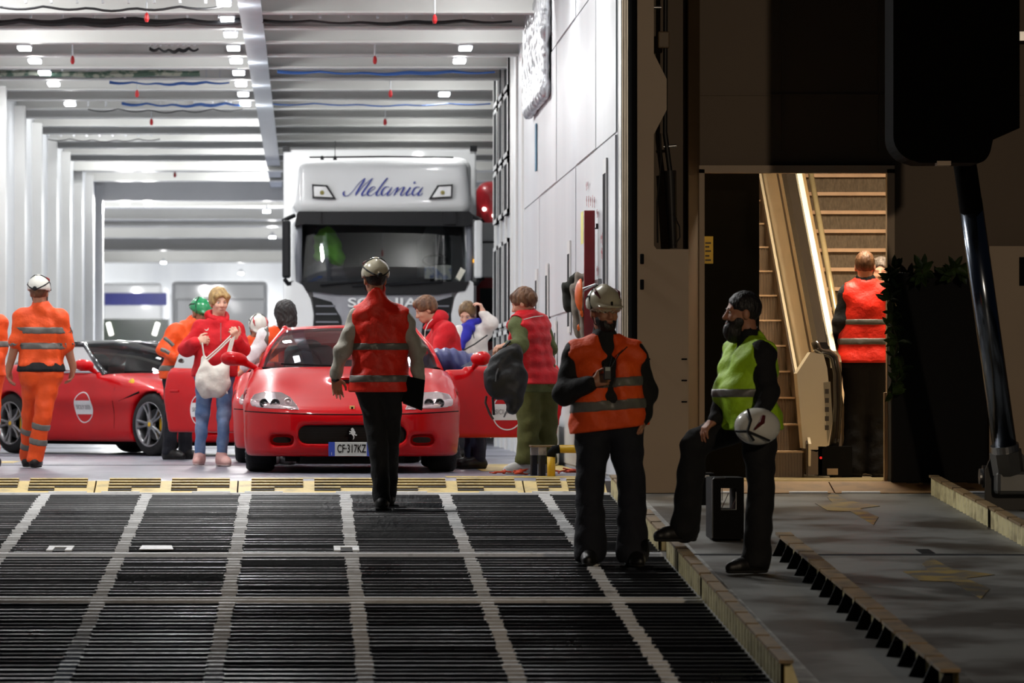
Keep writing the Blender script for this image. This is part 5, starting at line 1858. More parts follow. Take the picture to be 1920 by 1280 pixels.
def hand_prims(f, wr, d, n, curl=0.5, side=1, k=0.008, sc=1.0, spread=0.0, thumb=0.5):
    """palm, four jointed fingers of unequal length and a thumb leaving the side of the palm"""
    d = Vector(d).normalized()
    n = Vector(n)
    n = (n - d * n.dot(d)).normalized()
    w = d.cross(n).normalized() * side       # towards the thumb
    kn = []
    for i, (o, L) in enumerate(((0.030, 0.088), (0.010, 0.092), (-0.010, 0.088), (-0.028, 0.080))):
        b = wr + d * 0.012 * sc + w * o * 0.6 * sc
        e = wr + d * L * sc + w * o * sc
        f.cap(b, e, 0.0150 * sc, 0.0125 * sc, 0.014)
        kn.append(e)
    f.cap(wr - d * 0.03, wr + d * 0.03, 0.026 * sc, 0.024 * sc, 0.02)
    for i, e in enumerate(kn):
        L = (0.040, 0.046, 0.042, 0.032)[i] * sc
        ang = 0.25 * curl
        p = e
        for j in range(3):
            ang += curl * (0.9, 0.85, 0.6)[j]
            dd = (d * math.cos(ang) + n * math.sin(ang) + w * (0.06 * (1.2 - i) * (1 + spread))).normalized()
            q = p + dd * L * (1.0, 0.65, 0.5)[j]
            f.cap(p, q, (0.0098 - 0.0009 * j) * sc, (0.0092 - 0.0010 * j) * sc, k * 0.7)
            p = q
    tb = wr + d * 0.030 * sc + w * 0.026 * sc
    t1 = tb + (d * 0.55 + w * 0.7 + n * 0.35 * thumb).normalized() * 0.040 * sc
    t2 = t1 + (d * 0.85 + w * 0.25 + n * 0.5 * thumb).normalized() * 0.032 * sc
    t3 = t2 + (d * 0.95 - w * 0.05 + n * 0.5 * thumb).normalized() * 0.024 * sc
    f.cap(tb, t1, 0.0150 * sc, 0.0118 * sc, 0.012)
    f.cap(t1, t2, 0.0112 * sc, 0.0100 * sc, k)
    f.cap(t2, t3, 0.0100 * sc, 0.0085 * sc, k)


def torso_prims(g, f, infl, k=0.05):
    sa, sb, pel = g.sa, g.sb, g.pel
    mid = (sa + sb) / 2
    dn = (pel - mid)
    L = dn.length
    dn.normalize()
    hw = (sb - sa).length / 2
    lat = (sb - sa).normalized()
    B = g.bulk
    for sg in (-1, 1):
        c = mid + lat * sg * max(hw - 0.10 * B, 0.04) + dn * 0.11 + g.fwd * 0.012
        w = mid + dn * L * 0.62 + lat * sg * 0.062 * B + g.fwd * g.belly
        h = pel + lat * sg * 0.072 * B
        f.cap(c, w, 0.104 * B + infl, 0.097 * B + infl, k)
        f.cap(w, h, 0.097 * B + infl, 0.112 * B + infl, k)
    f.cap(sa + dn * 0.01, sb + dn * 0.01, 0.055 * B + infl, 0.055 * B + infl, k)
    nk = g.neck
    for p in (sa, sb):
        f.cap(nk - (nk - mid) * 0.25, p + (mid - p) * 0.25, 0.052 + infl * 0.7, 0.050 + infl * 0.8, 0.05)


def arm_prims(g, f, infl, upto=1.0, k=0.025, sides='AB', thin=1.0):
    for sd in sides:
        sh, el, wr = g.arm[sd]
        f.cap(sh, el, 0.054 * g.bulk + infl, 0.043 * g.bulk + infl, k)
        if upto > 0.5:
            e = el + (wr - el) * ((upto - 0.5) * 2)
            f.cap(el, e, 0.044 * g.bulk + infl, 0.031 * thin + infl, k)


def leg_prims(g, f, infl, k=0.03, hem=0.0):
    B = g.bulk
    for sd in 'AB':
        hp, kn, an = g.leg[sd]
        f.cap(hp, kn, 0.086 * B + infl, 0.058 + infl, k)
        f.cap(kn, an, 0.057 + infl, 0.042 + infl + hem, k)


def folds(f, seed, amp, sx=38.0, sz=26.0):
    P = f.P()
    a = seed * 1.7
    w = np.sin(P[2] * sz + P[0] * sx * 0.5 + 2.2 * np.sin(P[0] * 11 + P[1] * 9 + a) + a) * np.sin(P[0] * sx * 0.55 - P[2] * sz * 0.35 + P[1] * 17 + a * 2)
    w = w + 0.5 * np.sin(P[2] * sz * 1.9 + P[1] * 31 + 1.5 * np.sin(P[0] * 23 + a))
    f.f += (amp * w).astype(np.float32)


def person(label, s, J, fwd, hf, hup=(0, 0, 1), skin=None, bulk=1.0, belly=0.02, toes=None, hands=None, top=None, vest=None,
           trousers=None, shoes=None, hair=None, helmet=None, face=False, beard=None, seed=1, hood=None, head_sc=1.0, name='person', fine=0.009):
    g = Fig()
    w = {k: W(v[0], v[1], s, v[2] if len(v) > 2 else 0.0) for k, v in J.items()}
    skin = skin or skin_m
    hands = hands or {}
    g.fwd = Vector((fwd[0], fwd[1], 0)).normalized()
    g.bulk, g.belly = bulk, belly
    g.sa, g.sb = w['shA'], w['shB']
    g.neck, g.hc = w['neck'], w['head']
    g.arm = {'A': (w['shA'], w['elA'], w['wrA']), 'B': (w['shB'], w['elB'], w['wrB'])}
    g.leg = {'A': (w['hipA'], w['knA'], w['anA']), 'B': (w['hipB'], w['knB'], w['anB'])}
    g.pel = (w['hipA'] + w['hipB']) / 2 + Vector((0, 0, 0.03))
    zs = min(w['anA'].z, w['anB'].z) - 0.085
    base = Vector(((w['anA'].x + w['anB'].x) / 2, (w['anA'].y + w['anB'].y) / 2, zs))
    t = thing(name, label, 'person', base)
    g.t = t
    g.w = w
    # head frame
    fv = Vector(hf).normalized()
    uv = Vector(hup)
    uv = (uv - fv * uv.dot(fv)).normalized()
    rv = fv.cross(uv)
    Rm = Matrix((rv, fv, uv)).transposed()
    R = [[Rm[i][j] for j in range(3)] for i in range(3)]
    hs = head_sc

    def hp(x, y, z):
        return g.hc + (rv * x + fv * y + uv * z) * hs
    g.hp, g.R = hp, R

    def hr(*r):
        return tuple(q * hs for q in r)
    pts = list(w.values())
    lo = [min(p[i] for p in pts) - 0.26 for i in range(3)]
    hi = [max(p[i] for p in pts) + 0.26 for i in range(3)]
    fz = [(g.hc, 0.17, fine)]
    for sd in 'AB':
        if sd in hands:
            d = Vector(hands[sd]['d']).normalized()
            fz.append((g.arm[sd][2] + d * 0.08, 0.13, 0.0065))
    f = Field(lo, hi, 0.026, fz)
    torso_prims(g, f, 0.0)
    arm_prims(g, f, 0.0)
    leg_prims(g, f, 0.0)
    for sd in 'AB':
        an = g.leg[sd][2]
        d = Vector((toes or {}).get(sd, g.fwd)).normalized()
        f.cap(an, an + Vector((0, 0, -0.045)), 0.042, 0.040, 0.02)
        f.cap(an + Vector((0, 0, -0.045)), an + d * 0.14 + Vector((0, 0, -0.06)), 0.038, 0.026, 0.02)
    f.cap(hp(0, -0.02, -0.06), g.neck + Vector((0, 0, -0.03)), 0.056 * hs, 0.060, 0.03)
    f.ell(hp(0, -0.012, 0.025), hr(.075, .096, .092), R, 0.02)
    f.ell(hp(0, 0.028, -0.035), hr(.061, .066, .085), R, 0.03)
    f.ell(hp(0, 0.050, -0.088), hr(.036, .038, .030), R, 0.03)
    f.cap(hp(-.036, .078, .014), hp(.036, .078, .014), .013 * hs, None, 0.015)
    f.cap(hp(0, .090, .002), hp(0, .110, -.036), .009 * hs, .014 * hs, 0.012)
    for sg in (-1, 1):
        f.ell(hp(.013 * sg, .100, -.040), hr(.009, .010, .008), R, 0.008)
        f.ell(hp(.031 * sg, .098, -.006), hr(.017, .014, .011), R, 0.010, 's')
        f.ell(hp(.040 * sg, .070, -.035), hr(.020, .018, .020), R, 0.02)
        f.ell(hp(.077 * sg, -.008, -.018), hr(.010, .022, .034), R, 0.006)
    f.ell(hp(0, .088, -.064), hr(.026, .012, .007), R, 0.006)
    f.ell(hp(0, .084, -.078), hr(.022, .013, .007), R, 0.006)
    for sd in 'AB':
        if sd in hands:
            h_ = hands[sd]
            hand_prims(f, g.arm[sd][2], h_['d'], h_['n'], h_.get('curl', 0.45), h_.get('side', 1), thumb=h_.get('thumb', 0.5))
        else:
            sh, el, wr = g.arm[sd]
            f.cap(wr, wr + (wr - el).normalized() * 0.08, 0.032, 0.026, 0.02)
    body = f.build('body', skin, t)
    if face:
        for sg in (-1, 1):
            mb = MB().lathe([(-.012, 0), (-.009, .008), (0, .0125), (.009, .009), (.0125, 0)], hp(.031 * sg, .0765, -.005), fv, 12)
            e = mb.build('eye', eye_w, body, True)
            MB().lathe([(.0, .0055), (.0025, .005), (.0032, 0)], hp(.031 * sg, .0872, -.005), fv, 10).build('iris', eye_d, body, True)
            MB().tube([hp(.015 * sg, .0925, .016), hp(.032 * sg, .091, .021), hp(.047 * sg, .080, .015)], [.003, .0035, .002], 6).build('eyebrow', hair or hair_brown if not isinstance(hair, dict) else hair['m'], body)
        MB().tube([hp(-.022, .093, -.071), hp(-.010, .0995, -.069), hp(0, .100, -.070), hp(.010, .0995, -.069), hp(.022, .093, -.071)], [.002, .004, .0045, .004, .002], 6).build('mouth', lip_m, body, True)
    # ---- clothes
    if trousers:
        ff = Field([lo[0], lo[1], zs], [hi[0], hi[1], g.pel.z + 0.30], 0.014)
        leg_prims(g, ff, trousers.get('infl', 0.014), hem=trousers.get('hem', 0.012))
        lat = (g.leg['B'][0] - g.leg['A'][0]).normalized()
        for sg in (-1, 1):
            ff.cap(g.pel + lat * sg * .07 * bulk, g.pel + lat * sg * .065 * bulk + Vector((0, 0, trousers.get('rise', 0.10))), .112 * bulk + .012, .100 * bulk + .012, 0.05)
        folds(ff, seed, trousers.get('fold', 0.0045))
        for sd in 'AB':
            an = g.leg[sd][2]
        ff.plane((0, 0, min(g.leg['A'][2].z, g.leg['B'][2].z) - trousers.get('drop', 0.035)), (0, 0, -1))
        tr = ff.build('trousers', trousers['m'], t)
        for (sd, u, hw_) in trousers.get('bands', []):
            hp_, kn, an = g.leg[sd]
            a = kn + (an - kn) * u
            ax = (an - kn).normalized()
            bf = Field([a[i] - 0.16 for i in range(3)], [a[i] + 0.16 for i in range(3)], 0.012)
            sub_hip = Fig()
            bf.cap(kn, an, 0.057 + trousers.get('infl', .014) + .007, 0.042 + trousers.get('infl', .014) + trousers.get('hem', .012) + .007, 0.0)
            folds(bf, seed, trousers.get('fold', 0.0045))
            bf.plane(a - ax * hw_, -ax).plane(a + ax * hw_, ax)
            bf.build('reflective_band', reflect, tr)
    if shoes:
        for sd in 'AB':
            an = g.leg[sd][2]
            d = Vector((toes or {}).get(sd, g.fwd))
            sole = an.z - 0.085
            d = d.normalized()
            lo2 = [an[i] - 0.30 for i in range(3)]
            hi2 = [an[i] + 0.30 for i in range(3)]
            ff = Field([lo2[0], lo2[1], sole - 0.03], [hi2[0], hi2[1], an.z + 0.2], 0.011)
            hl = an - d * 0.045
            hl.z = sole + 0.045
            bl = an + d * 0.12
            bl.z = sole + 0.042
            tp = an + d * 0.175
            tp.z = sole + 0.036
            if abs(d.z) > 0.05:
                bl.z = an.z - 0.043 + d.z * 0.12
                tp.z = an.z - 0.049 + d.z * 0.175
            ff.cap(hl, bl, 0.045, 0.047, 0.02).cap(bl, tp, 0.046, 0.038, 0.02)
            ff.cap(an + Vector((0, 0, shoes.get('top', 0.08))) - d * 0.01, an - Vector((0, 0, 0.03)), 0.054, 0.052, 0.04)
            ff.cap(an + Vector((0, 0, -0.01)), bl + Vector((0, 0, 0.012)), 0.047, 0.038, 0.03)
            flat = abs(d.z) <= 0.05
            if flat:
                ff.plane((0, 0, sole), (0, 0, -1))
            o = ff.build(shoes.get('name', 'boot'), shoes['m'], t)
            if flat:
                sf = ff.copy()
                sf.f = sf.f - 0.005
                sf.plane((0, 0, sole), (0, 0, -1)).plane((0, 0, sole + 0.022), (0, 0, 1))
                sf.build('sole', shoes.get('sole', sole_m), o)
    hem = None
    if top:
        ff = Field([lo[0], lo[1], g.pel.z - 0.28], [hi[0], hi[1], g.neck.z + 0.16], 0.013)
        i_ = top.get('infl', 0.013)
        torso_prims(g, ff, i_)
        arm_prims(g, ff, i_, top.get('sleeve', 0.97), 0.04)
        if top.get('skirt'):
            lat = (g.leg['B'][0] - g.leg['A'][0]).normalized()
            for sg in (-1, 1):
                ff.cap(g.pel + lat * sg * .075 * bulk, g.pel + lat * sg * .08 * bulk - Vector((0, 0, .10)), .112 * bulk + i_, .115 * bulk + i_, 0.05)
        if top.get('collar', True):
            ff.cap(g.neck - (g.neck - g.hc) * 0.05, g.neck + (g.hc - g.neck) * top.get('collar_h', 0.22), 0.070 + i_ * .3, 0.066 + i_ * .3, 0.03)
        folds(ff, seed + 3, top.get('fold', 0.005))
        ff.ell(g.neck + (g.hc - g.neck) * 0.42, (0.066, 0.066, 0.055), None, 0.008, 's')
        hz = W(0, top['hem'], s).z if 'hem' in top else g.pel.z - 0.05
        if 'hem_dir' in top:
            ff.plane(top['hem_pt'], top['hem_dir'])
        else:
            ff.plane((0, 0, hz), (0, 0, -1))
        for sd, u in top.get('cut', []):
            sh, el, wr = g.arm[sd]
            p = el + (wr - el) * u
            ax = (wr - el).normalized()
        g.top = ff.build(top.get('name', 'jacket'), top['m'], t)
        g.topf = ff
        for zpx, hw_ in top.get('bands', []):
            bf = ff.copy()
            P = bf.P()
            bf.f = bf.f - 0.006
            z0 = W(0, zpx, s).z
            bf.plane((0, 0, z0 - hw_), (0, 0, -1)).plane((0, 0, z0 + hw_), (0, 0, 1))
            for sd in 'AB':           # bands circle the trunk only
                sh, el, wr = g.arm[sd]
                if not top.get('arm_bands'):
                    bf.cap(sh + (el - sh) * .45, el, 0.075, 0.07, 0, 's').cap(el, wr, .07, .06, 0, 's')
            bf.build('reflective_band', reflect, g.top)
        if 'under' in top:
            hz2 = W(0, top['under'][0], s).z
            uf = Field([lo[0], lo[1], hz2 - 0.03], [hi[0], hi[1], hz + 0.1], 0.014)
            torso_prims(g, uf, i_ - 0.004)
            lat = (g.leg['B'][0] - g.leg['A'][0]).normalized()
            for sg in (-1, 1):
                uf.cap(g.pel + lat * sg * .075, g.pel + lat * sg * .08 - Vector((0, 0, .08)), .112 * bulk + i_ + .004, .112 * bulk + i_ + .004, 0.05)
            uf.plane((0, 0, hz2), (0, 0, -1)).plane((0, 0, hz + .05), (0, 0, 1))
            uf.build('undershirt', top['under'][1], t)
    if vest:
        ff = Field([lo[0], lo[1], g.pel.z - 0.28], [hi[0], hi[1], g.neck.z + 0.16], 0.012)
        i_ = vest.get('infl', 0.032)
        torso_prims(g, ff, i_)
        lat = (g.leg['B'][0] - g.leg['A'][0]).normalized()
        for sg in (-1, 1):
            ff.cap(g.pel + lat * sg * .075 * bulk, g.pel + lat * sg * .085 * bulk - Vector((0, 0, .12)), .108 * bulk + i_, .112 * bulk + i_, 0.05)
        if vest.get('collar'):
            ff.cap(g.neck, g.neck + (g.hc - g.neck) * 0.45, 0.078, 0.072, 0.03)
            ff.ell(g.neck + (g.hc - g.neck) * 0.62, (0.064, 0.064, 0.06), None, 0.006, 's')
        else:
            ff.cap(g.neck - (g.hc - g.neck) * .1, g.hc, 0.078, 0.09, 0.01, 's')
        latS = (g.sb - g.sa).normalized()
        for sd, sg in (('A', -1), ('B', 1)):
            sh, el, wr = g.arm[sd]
            ff.cap(sh + latS * sg * (vest.get('tip', 0.055)) + Vector((0, 0, .01)), el + latS * sg * 0.03, 0.072, 0.066, 0.015, 's')
            ff.cap(el, wr, 0.062, 0.05, 0.01, 's')
        mid = (g.sa + g.sb) / 2
        if vest.get('vneck'):
            L = vest['vneck']
            ff.cap(g.neck + g.fwd * 0.13, mid + g.fwd * (0.17 + belly) + (g.pel - mid).normalized() * L, 0.075, 0.012, 0.01, 's')
        if vest.get('open'):
            a_ = mid + g.fwd * (0.19 + belly)
            b_ = g.pel + g.fwd * (0.2 + belly) - Vector((0, 0, 0.2))
            ff.cap(a_, b_, vest['open'], vest['open'] * 1.3, 0.01, 's')
        if vest.get('quilt'):
            P = ff.P()
            ff.f += (0.006 * np.cos(P[2] * vest['quilt'])).astype(np.float32)
        folds(ff, seed + 5, vest.get('fold', 0.0055))
        hz = W(0, vest['hem'], s).z
        sl = vest.get('hem_slope', 0.0)
        ff.plane(((g.sa.x + g.sb.x) / 2, 0, hz), (sl, 0, -1))
        vo = ff.build(vest.get('name', 'vest'), vest['m'], t)
        g.vestf = ff
        for zpx, hw_ in vest.get('bands', []):
            bf = ff.copy()
            bf.f = bf.f - 0.006
            z0 = W(0, zpx, s).z
            x0 = (g.sa.x + g.sb.x) / 2
            bf.plane((x0, 0, z0 - hw_), (sl * .6, 0, -1)).plane((x0, 0, z0 + hw_), (-sl * .6, 0, 1))
            bf.build('reflective_band', reflect, vo)
        for (xo, w_, z0p, z1p) in vest.get('vbands', []):
            bf = ff.copy()
            bf.f = bf.f - 0.007
            x0 = W(xo, 0, s).x
            bf.plane((x0 - w_, 0, 0), (-1, 0, 0)).plane((x0 + w_, 0, 0), (1, 0, 0)).plane((0, 0, W(0, z1p, s).z), (0, 0, -1)).plane((0, 0, W(0, z0p, s).z), (0, 0, 1))
            bf.build('reflective_band', reflect, vo)
        g.vest = vo
    if hair:
        st = hair
        ff = Field([g.hc[i] - 0.36 for i in range(3)], [g.hc[i] + 0.24 for i in range(3)], 0.010)
        i_ = st.get('infl', 0.012)
        ff.ell(hp(0, -0.016, 0.027), hr(.077 + i_, .097 + i_, .093 + i_), R, 0.01)
        for e in st.get('add', []):
            if e[0] == 'ell':
                ff.ell(hp(*e[1]), hr(*e[2]), R, 0.025)
            else:
                ff.cap(hp(*e[1]), hp(*e[2]), e[3] * hs, e[4] * hs, 0.025)
        fz_ = st.get('fringe', 0.055)       # hairline height
        ff.ell(hp(0, 0.115, fz_ - 0.115), hr(.068, .085, .115), R, 0.015, 's')
        ff.box(hp(0, 0.10, -0.19 + st.get('side', -0.02)), hr(.2, .115, .19), R, 0.01, 0.01, 's')
        ff.box(hp(0, 0, -0.30 + st.get('bottom', -0.06)), hr(.3, .3, .30), R, 0.01, 0.01, 's')
        P = ff.P()
        ff.f += (st.get('wave', .003) * np.sin(P[0] * 120 + 3 * np.sin(P[2] * 30)) * np.sin(P[2] * 60 + P[1] * 70)).astype(np.float32)
        ff.build('hair', st['m'], t)
    if beard:
        ff = Field([g.hc[i] - 0.24 for i in range(3)], [g.hc[i] + 0.2 for i in range(3)], 0.009)
        L = beard.get('len', 0.03)
        ff.ell(hp(0, .055, -.095 - L * .4), hr(.052, .050 + L * .3, .045 + L * .6), R, 0.02)
        ff.ell(hp(0, .028, -.055), hr(.068, .062, .055), R, 0.03)
        ff.ell(hp(0, .125, -.020), hr(.048, .045, .044), R, 0.01, 's')
        ff.ell(hp(0, .108, -.072), hr(.020, .02, .006), R, 0.004, 's')
        ff.box(hp(0, -.09, 0), hr(.2, .08, .3), R, .01, .02, 's')
        ff.box(hp(0, .02, .12), hr(.2, .2, .135), R, .01, .02, 's')
        ff.build('beard', beard['m'], t)
    if hood:
        ff = Field([g.hc[i] - 0.35 for i in range(3)], [g.hc[i] + 0.3 for i in range(3)], 0.012)
        b_ = hood.get('at', hp(0, -.085, -.13))
        ff.ell(b_, hood.get('r', (.115, .085, .07)), R, 0.02)
        ff.cap(hp(-.085, -.05, -.125), hp(-.055, .06, -.165), .036, .028, 0.03)
        ff.cap(hp(.085, -.05, -.125), hp(.055, .06, -.165), .036, .028, 0.03)
        ff.ell(hp(0, -.005, -.075), (.074, .088, .09), R, 0.015, 's')
        folds(ff, seed + 9, 0.005)
        ff.build('hood', hood['m'], t)
    if helmet:
        h_ = helmet
        hl = Field([g.hc[i] - 0.24 for i in range(3)], [g.hc[i] + 0.26 for i in range(3)], 0.009)
        c0 = hp(0, -.012, .040)
        rr = hr(.106, .134, .114)
        hl.ell(c0, rr, R, 0.0)
        hl.ell(hp(0, -.02, .112), hr(.035, .085, .050), R, 0.02)
        hl.ell(hp(0, .095, .030), hr(.085, .062, .014), R, 0.02)
        hl.ell(hp(0, -.012, .018), hr(.094, .121, .10), R, 0.004, 's')
        hl.plane(hp(0, 0, .0), -uv - fv * 0.16)
        ho = hl.build('helmet', h_['m'], t)

        def on(az, el, k_=1.02):
            a, e = math.radians(az), math.radians(el)
            return hp(.106 * k_ * math.cos(e) * math.sin(a), -.012 + .134 * k_ * math.cos(e) * math.cos(a), .040 + .114 * k_ * math.sin(e))
        if h_.get('straps', True):
            for sg in (-1, 1):
                MB().tube([on(sg * 70, -14), on(sg * 85, 20), on(sg * 100, 50), on(sg * 130, 68, 1.05)], 0.0055, 6).build('helmet_strap', strap_m, ho)
                MB().tube([on(sg * 95, 24), on(sg * 125, 12), on(sg * 155, -2), on(180, -12)], 0.0065, 6).build('helmet_strap', strap_m, ho)
            MB().tube([on(-130, 68, 1.05), on(180, 62, 1.08), on(130, 68, 1.05)], 0.005, 6).build('helmet_strap', strap_m, ho)
            MB().lathe([(0, .022), (.012, .018), (.014, 0)], on(180, -6, 1.0), -fv, 12).build('adjuster_knob', strap_m, ho)
        if h_.get('stripe'):
            for sg in (-1, 1):
                MB().tube([on(sg * 40, 20), on(sg * 62, 38), on(sg * 90, 52)], [0.004, 0.013, 0.006], 6).build('helmet_flash', h_['stripe'], ho)
        if h_.get('chin', True):
            MB().tube([hp(-.080, .0, -.02), hp(-.070, .02, -.08), hp(0, .055, -.128), hp(.070, .02, -.08), hp(.080, .0, -.02)], 0.004, 6).build('chin_strap', strap_m, ho)
    return g

# ------------------------------------------------------------------ the cast
# man walking away up the ramp
g = person('man in red vest and cream helmet walking up the ramp, seen from behind', 251,
           dict(head=(703, 522), neck=(706, 564), shA=(671, 594), shB=(755, 596), elA=(643, 655, -.02), wrA=(629, 706, .06), elB=(782, 658, .0), wrB=(784, 716, -.05),
                hipA=(693, 728), hipB=(731, 728), knA=(709, 832, -.02), anA=(716, 934), knB=(732, 822, .10), anB=(727, 927, .42)),
           (0.05, 1), (-.25, 1, .05), skin=skin_t, hands=dict(A=dict(d=(.12, .15, -1), n=(.1, -1, 0), side=-1, curl=.42), B=dict(d=(-.15, -.1, -1), n=(-.2, 1, 0), side=-1, curl=.9)),
           top=dict(m=grey_c, name='shirt', infl=.014, fold=.009, collar=False), vest=dict(m=red_v, hem=735, bands=[(650, .028), (710, .028)], collar=True, infl=.038, fold=.007, tip=.075),
           trousers=dict(m=black_c, infl=.014), shoes=dict(m=boot_m), helmet=dict(m=helm_g, stripe=mat('helmet_dark_red', (90, 20, 24), .4)), hair=dict(m=hair_black, infl=.006, bottom=-.09), seed=2, fine=.008)
wm = g
MB().tube([W(624, 712, 251, .0), W(629, 714, 251, -.03), W(634, 712, 251, .03), W(629, 709, 251, .09), W(624, 711, 251, .05)], .010, 6).build('wristwatch', black_m, g.t)
# black folder in his right hand
t = thing('folder', 'black folder carried under the right arm of the walking man', 'folder', W(775, 765, 251))
fd = [(765, 705), (797, 712), (792, 768), (752, 752)]
MB().prism([W(x, y, 251, -.10) for x, y in fd], (0.0, .02, 0)).build('cover', mat('black_plastic', (8, 8, 9), .7, spec=.1), t)
MB().prism([W(x, y, 251, -.078) for x, y in ((767, 707), (795, 714), (791, 770), (755, 756))], (0.0, .012, 0)).build('papers', mat('paper_grey', (60, 60, 58), .8), t)

# orange worker walking away on the left
person('orange-clad worker in white helmet walking past the red convertible, seen from behind', 204,
       dict(head=(74, 547), neck=(77, 574), shA=(42, 594), shB=(111, 595), elA=(30, 642, -.02), wrA=(17, 690, .05), elB=(126, 648), wrB=(137, 688, .05),
            hipA=(62, 706), hipB=(92, 706), knA=(58, 778, .22), anA=(52, 858, .40), knB=(80, 780, -.05), anB=(66, 859)),
       (0.1, 1), (.25, 1, 0), skin=skin_t, bulk=1.05, hands=dict(A=dict(d=(-.1, .1, -1), n=(1, -.2, 0), side=-1, curl=.5), B=dict(d=(-.05, .1, -1), n=(-1, -.2, 0), side=1, curl=.5)),
       top=dict(m=orange_v, name='shirt', sleeve=.36, infl=.024, hem=688, skirt=True, bands=[(620, .034), (649, .034)], under=(697, black_c), fold=.006),
       trousers=dict(m=orange_v, infl=.022, hem=.014, fold=.006, bands=[('B', .24, .03), ('B', .60, .03), ('A', .35, .03), ('A', .7, .03)]), shoes=dict(m=boot_m),
       helmet=dict(m=helm_w, stripe=red_m), hair=dict(m=hair_brown, infl=.01, bottom=-.10), beard=dict(m=hair_brown, len=.0), seed=4)
for (a, b) in (((20, 664), (27, 666)), ((19, 671), (25, 673))):
    pass

# woman in red with white bag
g = person('blond woman in a red hoodie and jeans holding a white drawstring bag', 198,
           dict(head=(411, 566), neck=(409, 600), shA=(377, 616), shB=(441, 618), elA=(349, 655, -.05), wrA=(369, 641, -.26), elB=(455, 655, -.05), wrB=(443, 637, -.27),
                hipA=(385, 706), hipB=(420, 706), knA=(380, 775), knB=(420, 775), anA=(374, 855), anB=(416, 857, -.1)),
           (0.12, -1), (.32, -1, -.06), skin=skin_p, bulk=1.0, face=True, hands=dict(A=dict(d=(.9, -.2, .25), n=(.1, .9, -.3), side=1, curl=.95), B=dict(d=(-.2, -.5, .8), n=(-.4, .8, .3), side=-1, curl=.95)),
           top=dict(m=cloth('red_hoodie', (206, 22, 34)), name='hoodie', infl=.026, hem=706, skirt=True, fold=.007, collar_h=.12),
           trousers=dict(m=mat('blue_denim', (88, 116, 158), .85, col2=(150, 168, 198), thr=(.45, .75), scale=5, bump=.2, bscale=50), infl=.008, hem=.0), toes=dict(A=(-.1, -1, 0), B=(.35, -1, 0)),
           shoes=dict(m=mat('pink_sneaker', (226, 178, 170), .6), name='sneaker', sole=mat('pale_sole', (230, 205, 198), .6), top=.02),
           hair=dict(m=hair_blond, infl=.020, fringe=.058, side=-.03, bottom=-.07, add=[('ell', (0, -.03, .075), (.075, .085, .07)), ('ell', (-.05, .055, .05), (.045, .04, .035)), ('ell', (.03, .07, .058), (.05, .03, .026))]),
           hood=dict(m=MATS['red_hoodie']), seed=6)
MB().tube([W(414, 605, 198, -.165), W(414, 640, 198, -.175)], .004, 6).build('zip', mat('zip_grey', (150, 120, 120), .4), g.top)
# small white leaping emblem on the chest
em = [(383, 616), (386, 618), (389, 617), (391, 614), (391, 618), (388, 620), (386, 620), (384, 618)]
MB().prism([W(x, y, 198, -.168) for x, y in em], (0, .004, 0)).build('chest_emblem', helm_w, g.top)
# bag
bagm = mat('white_canvas', (226, 222, 212), .8, bump=.3, bscale=25)
t = thing('drawstring_bag', 'white canvas drawstring bag hanging from the blond woman\'s hands', 'bag', W(398, 744, 198, -.34))
c = W(397, 715, 198, -.34)
f = Field([c[i] - .32 for i in range(3)], [c[i] + .34 for i in range(3)], .011)
f.ell(W(390, 716, 198, -.34), (.125, .08, .16), None, .03).ell(W(411, 715, 198, -.34), (.105, .07, .155), None, .03)
f.cap(W(385, 690, 198, -.34), W(383, 672, 198, -.34), .06, .03, .03).cap(W(415, 700, 198, -.34), W(423, 683, 198, -.34), .07, .045, .03)
folds(f, 4, .006)
f.build('pouch', bagm, t)
for pa, pb in (((379, 642), (384, 676)), ((384, 674), (433, 629)), ((387, 677), (433, 634)), ((418, 690), (434, 634)), ((421, 688), (437, 632)), ((424, 690), (440, 630)), ((417, 690), (426, 738))):
    a_, b_ = W(*pa, 198, -.36), W(*pb, 198, -.36)
    MB().tube([a_, (a_ + b_) / 2 + Vector((0, 0, -.008)), b_], .008, 6).build('cord', bagm, t)

# worker with green helmet
person('worker in orange jacket and green helmet stooping behind the blond woman', 180,
       dict(head=(376, 586, .02), neck=(362, 606), shA=(328, 622, -.12), shB=(364, 618, .15), elA=(307, 655, -.16), wrA=(328, 672, -.28), elB=(385, 655, .1), wrB=(376, 680, .0),
            hipA=(326, 704, -.05), hipB=(348, 704, .05), knA=(322, 775, -.05), knB=(347, 775, .1), anA=(317, 846, -.05), anB=(347, 846, .1)),
       (.75, -.6), (.8, -.7, -.35), skin=skin_t, hands=dict(A=dict(d=(.9, -.2, -.15), n=(0, .5, .8), side=1, curl=.4)), bulk=1.08,
       top=dict(m=orange_v, infl=.026, hem=710, skirt=True, bands=[(690, .03)], fold=.007), trousers=dict(m=navy_c, infl=.02), shoes=dict(m=boot_m), helmet=dict(m=green_h), seed=7)
t2 = [o for o in bpy.data.objects if o.get('label', '').startswith('worker in orange jacket and green')][0]
for (a_, b_) in (((309, 634, -.2), (325, 648, -.24)), ((303, 655, -.22), (318, 662, -.26))):
    MB().tube([W(a_[0], a_[1], 181, a_[2]), W((a_[0] + b_[0]) / 2, (a_[1] + b_[1]) / 2 - 1, 181, (a_[2] + b_[2]) / 2 - .02), W(b_[0], b_[1], 181, b_[2])], .022, 6).build('reflective_band', reflect, t2)

